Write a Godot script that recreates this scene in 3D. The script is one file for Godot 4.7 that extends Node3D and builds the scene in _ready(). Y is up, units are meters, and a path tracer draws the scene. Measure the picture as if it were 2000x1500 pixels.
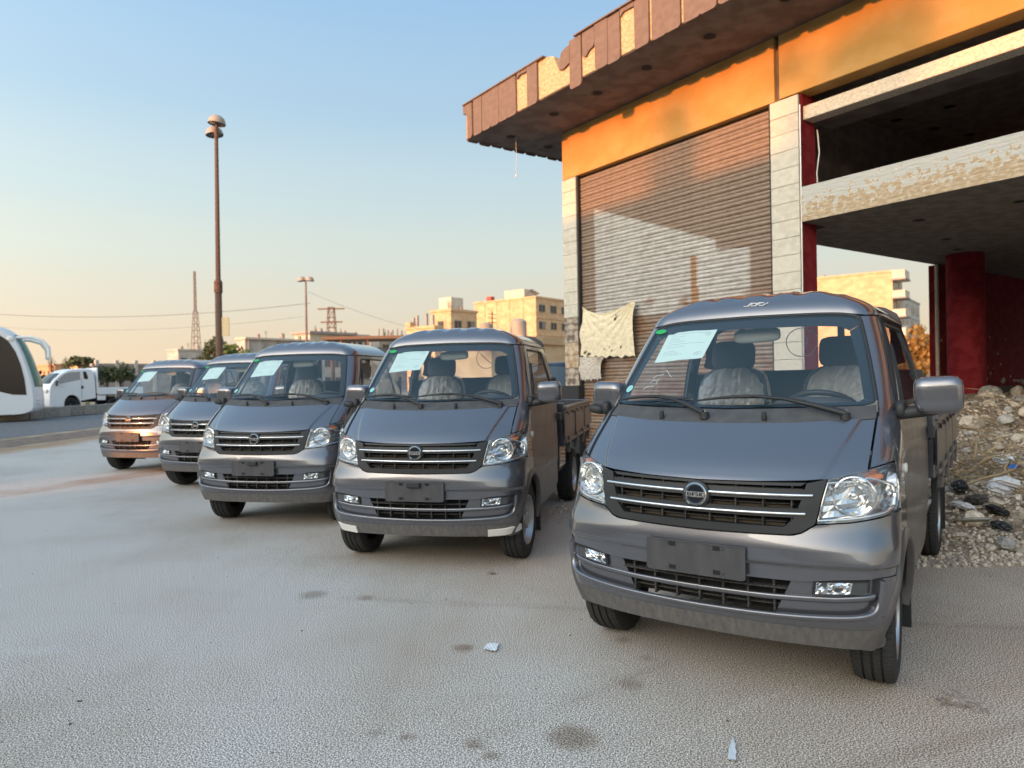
extends Node3D
# ---------------------------------------------------------------- helpers
var M := {}
var rng := RandomNumberGenerator.new()
var used := {}

func rr(a: float, b: float) -> float:
	return rng.randf_range(a, b)

func lin(r: float, g: float, b: float) -> Color:
	return Color(r, g, b).linear_to_srgb()

func st_new() -> SurfaceTool:
	var st := SurfaceTool.new()
	st.begin(Mesh.PRIMITIVE_TRIANGLES)
	st.set_smooth_group(-1)
	return st

# adds a triangle that faces «out»
func tri(st: SurfaceTool, a: Vector3, b: Vector3, c: Vector3, out: Vector3) -> void:
	if (c - a).cross(b - a).dot(out) < 0.0:
		var t := b
		b = c
		c = t
	st.add_vertex(a)
	st.add_vertex(b)
	st.add_vertex(c)

func quad(st: SurfaceTool, a: Vector3, b: Vector3, c: Vector3, d: Vector3, out: Vector3) -> void:
	tri(st, a, b, c, out)
	tri(st, a, c, d, out)

# rows of points; orientation decided once per sheet by «out» (vector) or away from «from» if inside = true
func sheet(st: SurfaceTool, rows: Array, out: Vector3, uvs: Array = [], cols: Array = [], radial := false) -> void:
	var n: int = rows.size()
	var m: int = rows[0].size()
	var score := 0.0
	for i in n - 1:
		for j in m - 1:
			var a: Vector3 = rows[i][j]
			var nn: Vector3 = (rows[i + 1][j + 1] - a).cross(rows[i][j + 1] - a) + (rows[i + 1][j] - a).cross(rows[i + 1][j + 1] - a)
			score += nn.dot((a - out) if radial else out)
	var flip := score < 0.0
	for i in n - 1:
		for j in m - 1:
			var q := [[i, j], [i, j + 1], [i + 1, j + 1], [i, j], [i + 1, j + 1], [i + 1, j]]
			if flip:
				q = [[i, j], [i + 1, j + 1], [i, j + 1], [i, j], [i + 1, j], [i + 1, j + 1]]
			for k in q:
				if uvs:
					st.set_uv(uvs[k[0]][k[1]])
				if cols:
					st.set_color(cols[k[0]][k[1]])
				st.add_vertex(rows[k[0]][k[1]])

func commit(st: SurfaceTool) -> ArrayMesh:
	st.generate_normals()
	st.index()
	return st.commit()

func numbered(n: String) -> String:
	if not used.has(n):
		used[n] = 0
		return n
	used[n] += 1
	return "%s_%03d" % [n, used[n]]

func mi(called: String, mesh: Mesh, mat: Material, parent: Node = null) -> MeshInstance3D:
	var o := MeshInstance3D.new()
	o.mesh = mesh
	o.material_override = mat
	if parent == null:
		o.name = numbered(called)
		add_child(o)
	else:
		var k := 0
		var nm := called
		while parent.has_node(NodePath(nm)):
			k += 1
			nm = "%s_%03d" % [called, k]
		o.name = nm
		parent.add_child(o, true)
	return o

func obj(called: String, st: SurfaceTool, mat: Material, parent: Node = null) -> MeshInstance3D:
	return mi(called, commit(st), mat, parent)

func tag(o: Node, label: String, category: String, group := "", kind := "") -> Node:
	if label: o.set_meta("label", label)
	if category: o.set_meta("category", category)
	if group: o.set_meta("group", group)
	if kind: o.set_meta("kind", kind)
	return o

func thing(called: String, label: String, category: String, at := Vector3.ZERO, turn := 0.0, group := "") -> Node3D:
	var o := Node3D.new()
	o.name = numbered(called)
	add_child(o)
	o.position = at
	o.rotation.y = turn
	tag(o, label, category, group)
	return o

func structure(called: String, st: SurfaceTool, mat: Material) -> MeshInstance3D:
	var o := obj(called, st, mat)
	o.set_meta("kind", "structure")
	return o

func copy(o: Node3D, label: String) -> Node3D:
	var c: Node3D = o.duplicate()
	var base := String(o.name)
	c.name = numbered(base)
	add_child(c)
	c.set_meta("label", label)
	return c

# chamfered box
func box(st: SurfaceTool, c: Vector3, s: Vector3, bv := 0.0, b := Basis()) -> void:
	var h := s * 0.5
	if bv <= 0.0:
		for ax in 3:
			for sg in [-1.0, 1.0]:
				var n := Vector3.ZERO
				n[ax] = sg
				var u := Vector3.ZERO
				u[(ax + 1) % 3] = h[(ax + 1) % 3]
				var v := Vector3.ZERO
				v[(ax + 2) % 3] = h[(ax + 2) % 3]
				var o := n * h[ax]
				quad(st, c + b * (o - u - v), c + b * (o + u - v), c + b * (o + u + v), c + b * (o - u + v), b * n)
		return
	bv = minf(bv, minf(h.x, minf(h.y, h.z)) * 0.9)
	var i := h - Vector3(bv, bv, bv)
	for ax in 3:
		var a1 := (ax + 1) % 3
		var a2 := (ax + 2) % 3
		for sg in [-1.0, 1.0]:
			var p := []
			for q in [[-1, -1], [1, -1], [1, 1], [-1, 1]]:
				var v := Vector3.ZERO
				v[ax] = sg * h[ax]
				v[a1] = q[0] * i[a1]
				v[a2] = q[1] * i[a2]
				p.append(c + b * v)
			var n := Vector3.ZERO
			n[ax] = sg
			quad(st, p[0], p[1], p[2], p[3], b * n)
		for s1 in [-1.0, 1.0]:
			for s2 in [-1.0, 1.0]:
				var p := []
				for q in [[0, -1], [0, 1], [1, 1], [1, -1]]:
					var v := Vector3.ZERO
					v[ax] = q[1] * i[ax]
					v[a1] = s1 * (h[a1] if q[0] == 0 else i[a1])
					v[a2] = s2 * (i[a2] if q[0] == 0 else h[a2])
					p.append(c + b * v)
				var n := Vector3.ZERO
				n[a1] = s1
				n[a2] = s2
				quad(st, p[0], p[1], p[2], p[3], b * n)
	for sx in [-1.0, 1.0]:
		for sy in [-1.0, 1.0]:
			for sz in [-1.0, 1.0]:
				tri(st, c + b * Vector3(sx * h.x, sy * i.y, sz * i.z), c + b * Vector3(sx * i.x, sy * h.y, sz * i.z), c + b * Vector3(sx * i.x, sy * i.y, sz * h.z), b * Vector3(sx, sy, sz))

func bxm(c: Vector3, s: Vector3, bv := 0.0, b := Basis()) -> SurfaceTool:
	var st := st_new()
	box(st, c, s, bv, b)
	return st

# tube along points
func tube(st: SurfaceTool, pts: Array, radii: Array, sides := 10, caps := true) -> void:
	st.set_smooth_group(1)
	var rows := []
	var prev := Vector3.ZERO
	var n: int = pts.size()
	var ends := []
	for i in n:
		var d: Vector3
		if i == 0: d = pts[1] - pts[0]
		elif i == n - 1: d = pts[n - 1] - pts[n - 2]
		else: d = (pts[i + 1] - pts[i]).normalized() + (pts[i] - pts[i - 1]).normalized()
		d = d.normalized()
		if prev == Vector3.ZERO:
			prev = d.cross(Vector3.UP if absf(d.y) < 0.9 else Vector3.RIGHT).normalized()
		prev = (prev - d * prev.dot(d)).normalized()
		var e := d.cross(prev)
		var row := PackedVector3Array()
		var r: float = radii[mini(i, radii.size() - 1)]
		for k in sides + 1:
			var a := TAU * k / sides
			row.append(pts[i] + (prev * cos(a) + e * sin(a)) * r)
		row[sides] = row[0]
		rows.append(row)
	# orientation: outward
	for i in n - 1:
		for k in sides:
			var o: Vector3 = (rows[i][k] + rows[i][k + 1] - pts[i] * 2.0) + (rows[i + 1][k] + rows[i + 1][k + 1] - pts[i + 1] * 2.0)
			quad(st, rows[i][k], rows[i][k + 1], rows[i + 1][k + 1], rows[i + 1][k], o)
	if caps:
		st.set_smooth_group(-1)
		for e in [[0, pts[0] - pts[1]], [n - 1, pts[n - 1] - pts[n - 2]]]:
			for k in sides:
				tri(st, pts[e[0]], rows[e[0]][k], rows[e[0]][k + 1], e[1])
	st.set_smooth_group(-1)

# lathe: profile [(r, h)] about the y axis of transform t
func lathe(st: SurfaceTool, prof: Array, t: Transform3D, seg := 32, flat := false, uvh := 0.0) -> void:
	var rows := []
	var uvs := []
	for i in prof.size():
		var row := PackedVector3Array()
		var uv := PackedVector2Array()
		for k in seg + 1:
			var a := TAU * (k % seg) / seg
			row.append(t * Vector3(prof[i].x * cos(a), prof[i].y, prof[i].x * sin(a)))
			uv.append(Vector2(float(k) / seg, uvh * i / (prof.size() - 1.0)))
		rows.append(row)
		uvs.append(uv)
	for i in prof.size() - 1:
		st.set_smooth_group(-1 if flat else 10 + i)
		var d: Vector2 = prof[i + 1] - prof[i]
		for k in seg:
			var a := TAU * (k + 0.5) / seg
			var o := t.basis * Vector3(d.y * cos(a), -d.x, d.y * sin(a))
			# profile runs so that its outside lies to the right of its direction
			var q := [[i, k], [i, k + 1], [i + 1, k + 1], [i + 1, k]]
			for f in [[0, 1, 2], [0, 2, 3]]:
				var v := [q[f[0]], q[f[1]], q[f[2]]]
				var pa: Vector3 = rows[v[0][0]][v[0][1]]
				var pb: Vector3 = rows[v[1][0]][v[1][1]]
				var pc: Vector3 = rows[v[2][0]][v[2][1]]
				if (pc - pa).cross(pb - pa).dot(o) < 0.0:
					v = [v[0], v[2], v[1]]
				for w in v:
					if uvh > 0.0: st.set_uv(uvs[w[0]][w[1]])
					st.add_vertex(rows[w[0]][w[1]])
	st.set_smooth_group(-1)

# extruded polygon (x, y of t), thickness along z of t from z0 to z1
func prism(st: SurfaceTool, poly: PackedVector2Array, z0: float, z1: float, t := Transform3D()) -> void:
	var idx := Geometry2D.triangulate_polygon(poly)
	for k in range(0, idx.size(), 3):
		for zz in [[z0, -1.0], [z1, 1.0]]:
			if zz[0] == zz[1]: continue
			tri(st, t * Vector3(poly[idx[k]].x, poly[idx[k]].y, zz[0]), t * Vector3(poly[idx[k + 1]].x, poly[idx[k + 1]].y, zz[0]), t * Vector3(poly[idx[k + 2]].x, poly[idx[k + 2]].y, zz[0]), t.basis * Vector3(0, 0, zz[1] * signf(z1 - z0)))
	var cw := Geometry2D.is_polygon_clockwise(poly)
	for k in poly.size():
		var a := poly[k]
		var b := poly[(k + 1) % poly.size()]
		var o := Vector3(b.y - a.y, a.x - b.x, 0) * (-1.0 if cw else 1.0)
		quad(st, t * Vector3(a.x, a.y, z0), t * Vector3(b.x, b.y, z0), t * Vector3(b.x, b.y, z1), t * Vector3(a.x, a.y, z1), t.basis * o)

# a rounded loaf: superellipsoid-like box
func loaf(st: SurfaceTool, c: Vector3, s: Vector3, pw := 4.0, n := 12, b := Basis()) -> void:
	st.set_smooth_group(2)
	var rows := []
	for i in n + 1:
		var row := PackedVector3Array()
		var th := PI * i / n - PI / 2
		for k in 2 * n + 1:
			var ph := TAU * (k % (2 * n)) / (2 * n)
			var d := Vector3(cos(th) * cos(ph), sin(th), cos(th) * sin(ph))
			var q := pow(pow(absf(d.x), pw) + pow(absf(d.y), pw) + pow(absf(d.z), pw), -1.0 / pw)
			row.append(c + b * (d * q * s * 0.5))
		rows.append(row)
	sheet(st, rows, c, [], [], true)
	st.set_smooth_group(-1)

func mat(c: Color, rough := 0.6, metal := 0.0, spec := 0.5) -> StandardMaterial3D:
	var m := StandardMaterial3D.new()
	m.albedo_color = c
	m.roughness = rough
	m.metallic = metal
	m.metallic_specular = spec
	return m

func noise_tex(freq: float, c0: Color, c1: Color, sz := 512, oct := 5, sd := 1, kind := FastNoiseLite.TYPE_SIMPLEX_SMOOTH, mid := -1.0) -> NoiseTexture2D:
	var n := FastNoiseLite.new()
	n.noise_type = kind
	n.frequency = freq
	n.fractal_octaves = oct
	n.seed = sd
	var t := NoiseTexture2D.new()
	t.width = sz
	t.height = sz
	t.seamless = true
	t.noise = n
	var g := Gradient.new()
	g.set_color(0, c0)
	g.set_color(1, c1)
	if mid > 0.0:
		g.set_offset(0, mid - 0.15)
		g.set_offset(1, mid + 0.15)
	t.color_ramp = g
	return t

func bump_tex(freq: float, sz := 512, oct := 4, sd := 3) -> NoiseTexture2D:
	var n := FastNoiseLite.new()
	n.frequency = freq
	n.fractal_octaves = oct
	n.seed = sd
	var t := NoiseTexture2D.new()
	t.width = sz
	t.height = sz
	t.seamless = true
	t.noise = n
	return t

# a rough, mottled surface, mapped by world position
func rough_mat(c0: Color, c1: Color, scale: float, freq := 0.02, rough := 0.85, bump := 0.3, sd := 1, world := true) -> StandardMaterial3D:
	var m := mat(Color.WHITE, rough)
	m.albedo_texture = noise_tex(freq, c0, c1, 512, 6, sd, FastNoiseLite.TYPE_SIMPLEX_SMOOTH, 0.5)
	m.uv1_triplanar = true
	m.uv1_world_triplanar = world
	m.uv1_scale = Vector3.ONE * scale
	if bump > 0.0:
		m.heightmap_enabled = true
		m.heightmap_texture = bump_tex(freq * 4.0, 512, 5, sd + 7)
		m.heightmap_scale = bump
	return m

func glass(alpha: float, c: Color, rough := 0.02) -> StandardMaterial3D:
	var m := mat(Color(c.r, c.g, c.b, alpha), rough)
	m.transparency = BaseMaterial3D.TRANSPARENCY_ALPHA
	return m

func text_mesh(t: String, size: float, depth: float, font := "Droid Sans", bold := false) -> TextMesh:
	var f := SystemFont.new()
	f.font_names = PackedStringArray([font])
	if bold: f.font_weight = 700
	var m := TextMesh.new()
	m.font = f
	m.text = t
	m.font_size = 64
	m.pixel_size = size / 64.0
	m.depth = depth
	m.curve_step = 1.0
	return m

# ---------------------------------------------------------------- materials
func make_materials() -> void:
	var p := mat(lin(0.160, 0.162, 0.182), 0.25, 0.72)
	p.clearcoat_enabled = true
	p.clearcoat = 1.0
	p.clearcoat_roughness = 0.04
	M.paint = p
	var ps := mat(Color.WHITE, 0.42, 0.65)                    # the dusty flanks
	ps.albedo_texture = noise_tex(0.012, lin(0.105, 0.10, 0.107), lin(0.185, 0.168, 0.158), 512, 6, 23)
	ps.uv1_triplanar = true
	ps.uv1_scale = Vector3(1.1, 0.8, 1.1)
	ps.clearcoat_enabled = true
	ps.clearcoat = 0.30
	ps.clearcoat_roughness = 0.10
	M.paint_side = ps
	var pd := mat(Color.WHITE, 0.6, 0.3)                      # the dusty lower lip of the bumper
	pd.albedo_texture = noise_tex(0.02, lin(0.10, 0.095, 0.095), lin(0.21, 0.195, 0.18), 512, 5, 21)
	pd.uv1_triplanar = true
	pd.uv1_scale = Vector3(3, 1.2, 3)
	pd.heightmap_enabled = true
	pd.heightmap_texture = bump_tex(0.08, 256, 4, 4)
	pd.heightmap_scale = 0.1
	M.lip = pd
	M.black = mat(lin(0.018, 0.019, 0.021), 0.55)
	M.black_gloss = mat(lin(0.012, 0.014, 0.018), 0.15)
	var bd := mat(Color.WHITE, 0.75)
	bd.albedo_texture = noise_tex(0.05, lin(0.02, 0.02, 0.021), lin(0.075, 0.066, 0.055), 256, 5, 5, FastNoiseLite.TYPE_SIMPLEX_SMOOTH, 0.6)
	bd.uv1_triplanar = true
	bd.uv1_scale = Vector3.ONE * 6
	M.black_dusty = bd
	var cw := mat(Color.WHITE, 0.8)
	cw.albedo_texture = noise_tex(0.015, lin(0.055, 0.055, 0.057), lin(0.10, 0.097, 0.095), 256, 5, 9)
	cw.uv1_triplanar = true
	cw.uv1_scale = Vector3.ONE * 3
	M.cowl = cw
	M.plate = mat(Color.WHITE, 0.6)
	M.plate.albedo_texture = noise_tex(0.012, lin(0.042, 0.042, 0.047), lin(0.070, 0.067, 0.070), 256, 5, 12)
	M.plate.uv1_triplanar = true
	M.plate.uv1_scale = Vector3(5, 1.2, 5)
	M.chrome = mat(lin(0.78, 0.78, 0.77), 0.12, 1.0)
	M.chrome_dark = mat(lin(0.50, 0.51, 0.52), 0.18, 1.0)
	M.mirror = mat(lin(0.85, 0.86, 0.87), 0.02, 1.0)
	M.satin = mat(lin(0.45, 0.46, 0.48), 0.3, 1.0)
	M.steel = mat(lin(0.42, 0.42, 0.43), 0.38, 0.9)
	M.dark_metal = mat(lin(0.03, 0.03, 0.032), 0.6, 0.3)
	M.under = mat(lin(0.012, 0.012, 0.012), 0.9)
	M.amber = glass(0.55, lin(0.85, 0.22, 0.02), 0.1)
	M.lens = glass(0.03, Color(0.9, 0.95, 1.0), 0.02)
	M.glass = glass(0.06, Color(0.36, 0.54, 0.60), 0.015)
	M.bus_glass = mat(lin(0.06, 0.16, 0.11), 0.08)
	M.glass_grey = mat(lin(0.30, 0.32, 0.33), 0.1)
	M.leaf_light = mat(lin(0.16, 0.19, 0.05), 0.8)
	M.bark = mat(lin(0.07, 0.05, 0.035), 0.9)
	M.leaf_olive = mat(lin(0.062, 0.075, 0.028), 0.8)
	M.leaf_dark = mat(lin(0.035, 0.048, 0.025), 0.8)
	M.leaf_gold = mat(lin(0.24, 0.14, 0.035), 0.8)
	for n in ["leaf_olive", "leaf_dark", "leaf_gold", "leaf_light"]:
		M[n].backlight_enabled = true
		M[n].backlight = M[n].albedo_color * 0.7
	M.mirror_glass = mat(lin(0.10, 0.12, 0.13), 0.05, 0.5)
	M.roof_red = mat(lin(0.45, 0.06, 0.04), 0.6)
	M.roof_red2 = mat(lin(0.50, 0.27, 0.14), 0.8)
	M.roof_brown = mat(lin(0.16, 0.09, 0.055), 0.7)
	M.glass_dark = glass(0.25, Color(0.04, 0.05, 0.05), 0.015)
	M.frit = mat(lin(0.008, 0.010, 0.014), 0.12)
	M.fabric = mat(lin(0.075, 0.083, 0.096), 0.95)
	M.fabric.rim_enabled = true
	M.fabric.rim = 0.4
	M.trim = mat(lin(0.14, 0.15, 0.16), 0.8)
	M.dash = mat(lin(0.05, 0.052, 0.055), 0.75)
	M.plastic_film = glass(0.36, Color(0.95, 0.95, 0.93), 0.18)
	var ty := mat(lin(0.024, 0.024, 0.025), 0.85)
	ty.albedo_texture = noise_tex(0.02, Color(0.8, 0.8, 0.8), Color(1.25, 1.2, 1.15), 256, 5, 2)
	ty.uv1_triplanar = true
	M.tyre_side = ty
	var tr := mat(lin(0.030, 0.029, 0.028), 0.9)
	tr.heightmap_enabled = true
	tr.heightmap_texture = tread_image()
	tr.heightmap_scale = 0.6
	M.tread = tr
	M.white_paint = mat(lin(0.72, 0.74, 0.76), 0.35)
	M.white_paint.clearcoat_enabled = true
	M.tape = mat(lin(0.75, 0.73, 0.68), 0.4)
	M.chalk = mat(lin(0.85, 0.85, 0.82), 0.9)
	M.chalk.backlight_enabled = true
	M.chalk.backlight = Color(1, 1, 1)
	M.green = mat(lin(0.02, 0.35, 0.09), 0.5)
	M.teal = mat(lin(0.25, 0.55, 0.55), 0.5)
	M.bed_inside = mat(lin(0.05, 0.05, 0.055), 0.6, 0.3)
	M.dust = mat(lin(0.085, 0.066, 0.048), 0.95)
	M.paint_dark = mat(lin(0.05, 0.05, 0.055), 0.5, 0.4)
	M.mirror_shell = mat(lin(0.22, 0.25, 0.24), 0.5)
	var pa := mat(Color.WHITE, 0.8)
	pa.albedo_texture = paper_image()
	M.paper = pa

func tread_image() -> ImageTexture:
	var im := Image.create(1024, 128, false, Image.FORMAT_RGB8)
	im.fill(Color.WHITE)
	for k in 64:
		var x := k * 16
		im.fill_rect(Rect2i(x, 0, 3, 34), Color(0.2, 0.2, 0.2))
		im.fill_rect(Rect2i(x + 5, 34, 2, 28), Color(0.45, 0.45, 0.45))
		im.fill_rect(Rect2i(x + 9, 66, 2, 28), Color(0.45, 0.45, 0.45))
		im.fill_rect(Rect2i(x + 3, 94, 3, 34), Color(0.2, 0.2, 0.2))
	return ImageTexture.create_from_image(im)

# the printed sheet taped inside each windscreen: rows of small unreadable print, two stamps
func paper_image() -> ImageTexture:
	var im := Image.create(384, 256, false, Image.FORMAT_RGB8)
	im.fill(lin(0.52, 0.67, 0.64))
	var r := RandomNumberGenerator.new()
	r.seed = 5
	var ink := lin(0.16, 0.25, 0.27)
	for l in [[40, 16, 290], [40, 40, 110], [42, 62, 70], [40, 84, 120], [40, 108, 300], [40, 132, 150], [40, 168, 90], [40, 184, 120], [40, 200, 150]]:
		var x: int = l[0]
		while x < l[0] + l[2]:
			var w := r.randi_range(3, 16)
			im.fill_rect(Rect2i(x, l[1], w, 3), ink)
			if r.randf() < 0.6:
				im.fill_rect(Rect2i(x + 1, l[1] - 3, maxi(1, w / 3), 8), ink.lerp(Color.WHITE, 0.3))
			x += w + r.randi_range(2, 5)
	for s in [[330, 34, 18], [320, 205, 20]]:
		for a in 90:
			var t := TAU * a / 90
			im.fill_rect(Rect2i(int(s[0] + cos(t) * s[2] * 1.2), int(s[1] + sin(t) * s[2] * 0.7), 2, 2), ink)
		for k in 14:
			im.fill_rect(Rect2i(s[0] - 14 + r.randi_range(0, 22), s[1] - 8 + r.randi_range(0, 14), r.randi_range(2, 8), 2), ink)
	return ImageTexture.create_from_image(im)

# ---------------------------------------------------------------- the pickup: skin of the cab
const YS := [0.243, 0.30, 0.36, 0.45, 0.53, 0.585, 0.64, 0.70, 0.78, 0.85, 0.93, 0.985, 1.05, 1.10, 1.16, 1.22, 1.32, 1.42, 1.53, 1.65, 1.70]
const ZC := [0.470, 0.49, 0.510, 0.517, 0.524, 0.528, 0.526, 0.524, 0.522, 0.515, 0.492, 0.447, 0.365, 0.290, 0.195, 0.085, -0.02, -0.115, -0.215, -0.32, -0.362]
const KK := [0.66, 0.62, 0.58, 0.55, 0.57, 0.60, 0.66, 0.75, 0.89, 0.94, 0.97, 0.97, 0.94, 0.90, 0.84, 0.72, 0.66, 0.60, 0.54, 0.48, 0.46]
const WW := [0.712, 0.722, 0.732, 0.742, 0.748, 0.750, 0.752, 0.754, 0.755, 0.755, 0.755, 0.754, 0.750, 0.744, 0.734, 0.720, 0.700, 0.676, 0.645, 0.606, 0.590]
const CW := 0.10
const CD := 0.12
const CA := 0.17

func tab(t: Array, y: float) -> float:
	if y <= YS[0]:
		return t[0] + (t[1] - t[0]) / (YS[1] - YS[0]) * (y - YS[0])
	var n := YS.size()
	if y >= YS[n - 1]:
		return t[n - 1] + (t[n - 1] - t[n - 2]) / (YS[n - 1] - YS[n - 2]) * (y - YS[n - 1])
	var i := 0
	while y > YS[i + 1]:
		i += 1
	var u: float = (y - YS[i]) / (YS[i + 1] - YS[i])
	var h: float = YS[i + 1] - YS[i]
	var sl: float = (t[i + 1] - t[i]) / h
	var m0: float = sl if i == 0 else ((t[i] - t[i - 1]) / (YS[i] - YS[i - 1]) + sl) * 0.5
	var m1: float = sl if i == n - 2 else ((t[i + 2] - t[i + 1]) / (YS[i + 2] - YS[i + 1]) + sl) * 0.5
	var u2 := u * u
	var u3 := u2 * u
	return t[i] * (2 * u3 - 3 * u2 + 1) + m0 * h * (u3 - 2 * u2 + u) + t[i + 1] * (3 * u2 - 2 * u3) + m1 * h * (u3 - u2)

func skin(q: Vector2) -> Vector3:
	var y := q.y
	var sx := signf(q.x) if q.x != 0.0 else 1.0
	var X := absf(q.x)
	var w := tab(WW, y)
	var x1 := w - CW
	var zc := tab(ZC, y)
	var k := tab(KK, y)
	var x := X
	var z := 0.0
	if X <= x1:
		z = zc - k * (0.3 * x * x + 0.26 * x * x * x * x)
	elif X <= x1 + CA:
		var f := (X - x1) / CA * PI * 0.5
		x = x1 + CW * sin(f)
		z = zc - k * (0.3 * x * x + 0.26 * x * x * x * x) - CD * (1.0 - cos(f))
	else:
		x = w
		z = zc - k * (0.3 * w * w + 0.26 * w * w * w * w) - CD - (X - x1 - CA)
	return Vector3(x * sx, y, z)

# the X of the skin where it has depth z on its side (or corner)
func xz(z: float, y: float) -> Vector2:
	var w := tab(WW, y)
	var x1 := w - CW
	var zs := tab(ZC, y) - tab(KK, y) * (0.3 * w * w + 0.26 * w * w * w * w) - CD
	if z <= zs:
		return Vector2(x1 + CA + zs - z, y)
	var a := 0.0
	var b := x1 + CA
	for i in 24:
		var m := (a + b) * 0.5
		if skin(Vector2(m, y)).z > z: a = m
		else: b = m
	return Vector2(a, y)

func skin_n(q: Vector2) -> Vector3:
	var e := 0.004
	var a := skin(q + Vector2(e, 0)) - skin(q - Vector2(e, 0))
	var b := skin(q + Vector2(0, e)) - skin(q - Vector2(0, e))
	var n := a.cross(b).normalized()
	if absf(q.x) < 0.55 and n.z < 0.0 or absf(q.x) >= 0.55 and n.x * q.x < 0.0:
		n = -n
	return n

func resample(c: Array, n: int) -> PackedVector2Array:
	var ln := [0.0]
	for i in c.size() - 1:
		ln.append(ln[i] + (c[i + 1] - c[i]).length())
	var out := PackedVector2Array()
	var i := 0
	for k in n + 1:
		var d: float = ln[-1] * k / n
		while i < c.size() - 2 and ln[i + 1] < d:
			i += 1
		out.append(c[i].lerp(c[i + 1], clampf((d - ln[i]) / maxf(ln[i + 1] - ln[i], 1e-6), 0, 1)))
	return out

func ease_c(c: Array, n: int) -> Array:
	# smooth curve through points (Catmull-Rom)
	var out := []
	for i in c.size() - 1:
		var p0: Vector2 = c[maxi(i - 1, 0)]
		var p3: Vector2 = c[mini(i + 2, c.size() - 1)]
		for k in n:
			out.append(c[i].cubic_interpolate(c[i + 1], p0, p3, float(k) / n))
	out.append(c[-1])
	return out

# a panel of the skin between two curves; both = mirrored too
func pan(st: SurfaceTool, lo: Array, hi: Array, nu: int, nv: int, off := 0.0, rim := 0.012, both := true, fn = null) -> void:
	var a := resample(lo, nu)
	var b := resample(hi, nu)
	for s in ([1.0, -1.0] if both else [1.0]):
		var rows := []
		var back := []
		for j in nv + 1:
			var row := PackedVector3Array()
			var br := PackedVector3Array()
			for i in nu + 1:
				var q := a[i].lerp(b[i], float(j) / nv)
				var o := off
				if fn != null: o += fn.call(q)
				q.x *= s
				var p := skin(q)
				if absf(q.x) < 1e-5: p.x = 0.0
				var n := skin_n(q)
				if p.x == 0.0: n = Vector3(0, n.y, n.z).normalized()
				row.append(p + n * o)
				br.append(p + n * (o - rim))
			rows.append(row)
			back.append(br)
		st.set_smooth_group(3)
		var mid := skin_n(a[nu / 2].lerp(b[nu / 2], 0.5) * Vector2(s, 1))
		sheet(st, rows, mid)
		if rim != 0.0:
			st.set_smooth_group(-1)
			var cen: Vector3 = rows[nv / 2][nu / 2]
			for j in nv:
				for i in [0, nu]:
					if absf(rows[j][i].x) < 1e-4 and absf(rows[j + 1][i].x) < 1e-4: continue
					var o: Vector3 = (rows[j][i] - cen) * signf(rim)
					quad(st, rows[j][i], rows[j + 1][i], back[j + 1][i], back[j][i], o)
			for i in nu:
				for j in [0, nv]:
					quad(st, rows[j][i], rows[j][i + 1], back[j][i + 1], back[j][i], (rows[j][i] - cen) * signf(rim))
	st.set_smooth_group(-1)

# a bar swept along a curve on the skin
func bar(st: SurfaceTool, c: Array, n: int, h: float, d: float, off: float, both := true) -> void:
	var p := resample(c, n)
	for s in ([1.0, -1.0] if both else [1.0]):
		st.set_smooth_group(4)
		var rows := []
		for i in n + 1:
			var q := p[i] * Vector2(s, 1)
			var o := skin(q)
			var nn := skin_n(q)
			if absf(q.x) < 1e-5:
				o.x = 0.0
				nn = Vector3(0, nn.y, nn.z).normalized()
			var t2 := (p[mini(i + 1, n)] - p[maxi(i - 1, 0)]).normalized()
			var tt := skin((p[i] + t2 * 0.004) * Vector2(s, 1)) - skin((p[i] - t2 * 0.004) * Vector2(s, 1))
			var up := nn.cross(tt).normalized()
			var row := PackedVector3Array()
			for e in [[-0.5, -1.0], [-0.5, 0.35], [-0.3, 0.8], [0.0, 1.0], [0.3, 0.8], [0.5, 0.35], [0.5, -1.0]]:
				row.append(o + nn * (off + d * e[1]) + up * (h * e[0]))
			rows.append(row)
		sheet(st, rows, skin_n(p[n / 2] * Vector2(s, 1)))
	st.set_smooth_group(-1)

func arch_curve(a0: float, a1: float, r: float, n: int) -> Array:
	var out := []
	for i in n + 1:
		var a := deg_to_rad(lerpf(a0, a1, float(i) / n))
		out.append(xz(r * cos(a), 0.285 + r * 1.06 * sin(a)))
	return out

func bump_fn(q: Vector2) -> float:
	# bulge above the crease of the bumper, fading round the corner
	var y0 := 0.585
	return 0.016 * smoothstep(y0 - 0.012, y0 + 0.008, q.y) * (1.0 - 0.85 * smoothstep(0.74, 0.90, absf(q.x))) - 0.012 * smoothstep(0.64, 0.74, q.y) * (1.0 - 0.85 * smoothstep(0.74, 0.90, absf(q.x)))

func hood_fn(q: Vector2) -> float:
	var e := 0.50 + (q.y - 0.93) * 0.42
	return -0.010 * smoothstep(e - 0.012, e + 0.006, absf(q.x)) + 0.004 * (1.0 - smoothstep(0.915, 0.945, q.y))

# ---------------------------------------------------------------- the pickup
func rib(x: float) -> float:
	if absf(x) > 0.46: return 0.0
	var f = absf(fposmod(x / 0.155 + 0.5, 1.0) - 0.5) * 2.0
	return smoothstep(0.25, 0.6, 1.0 - f)

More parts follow.
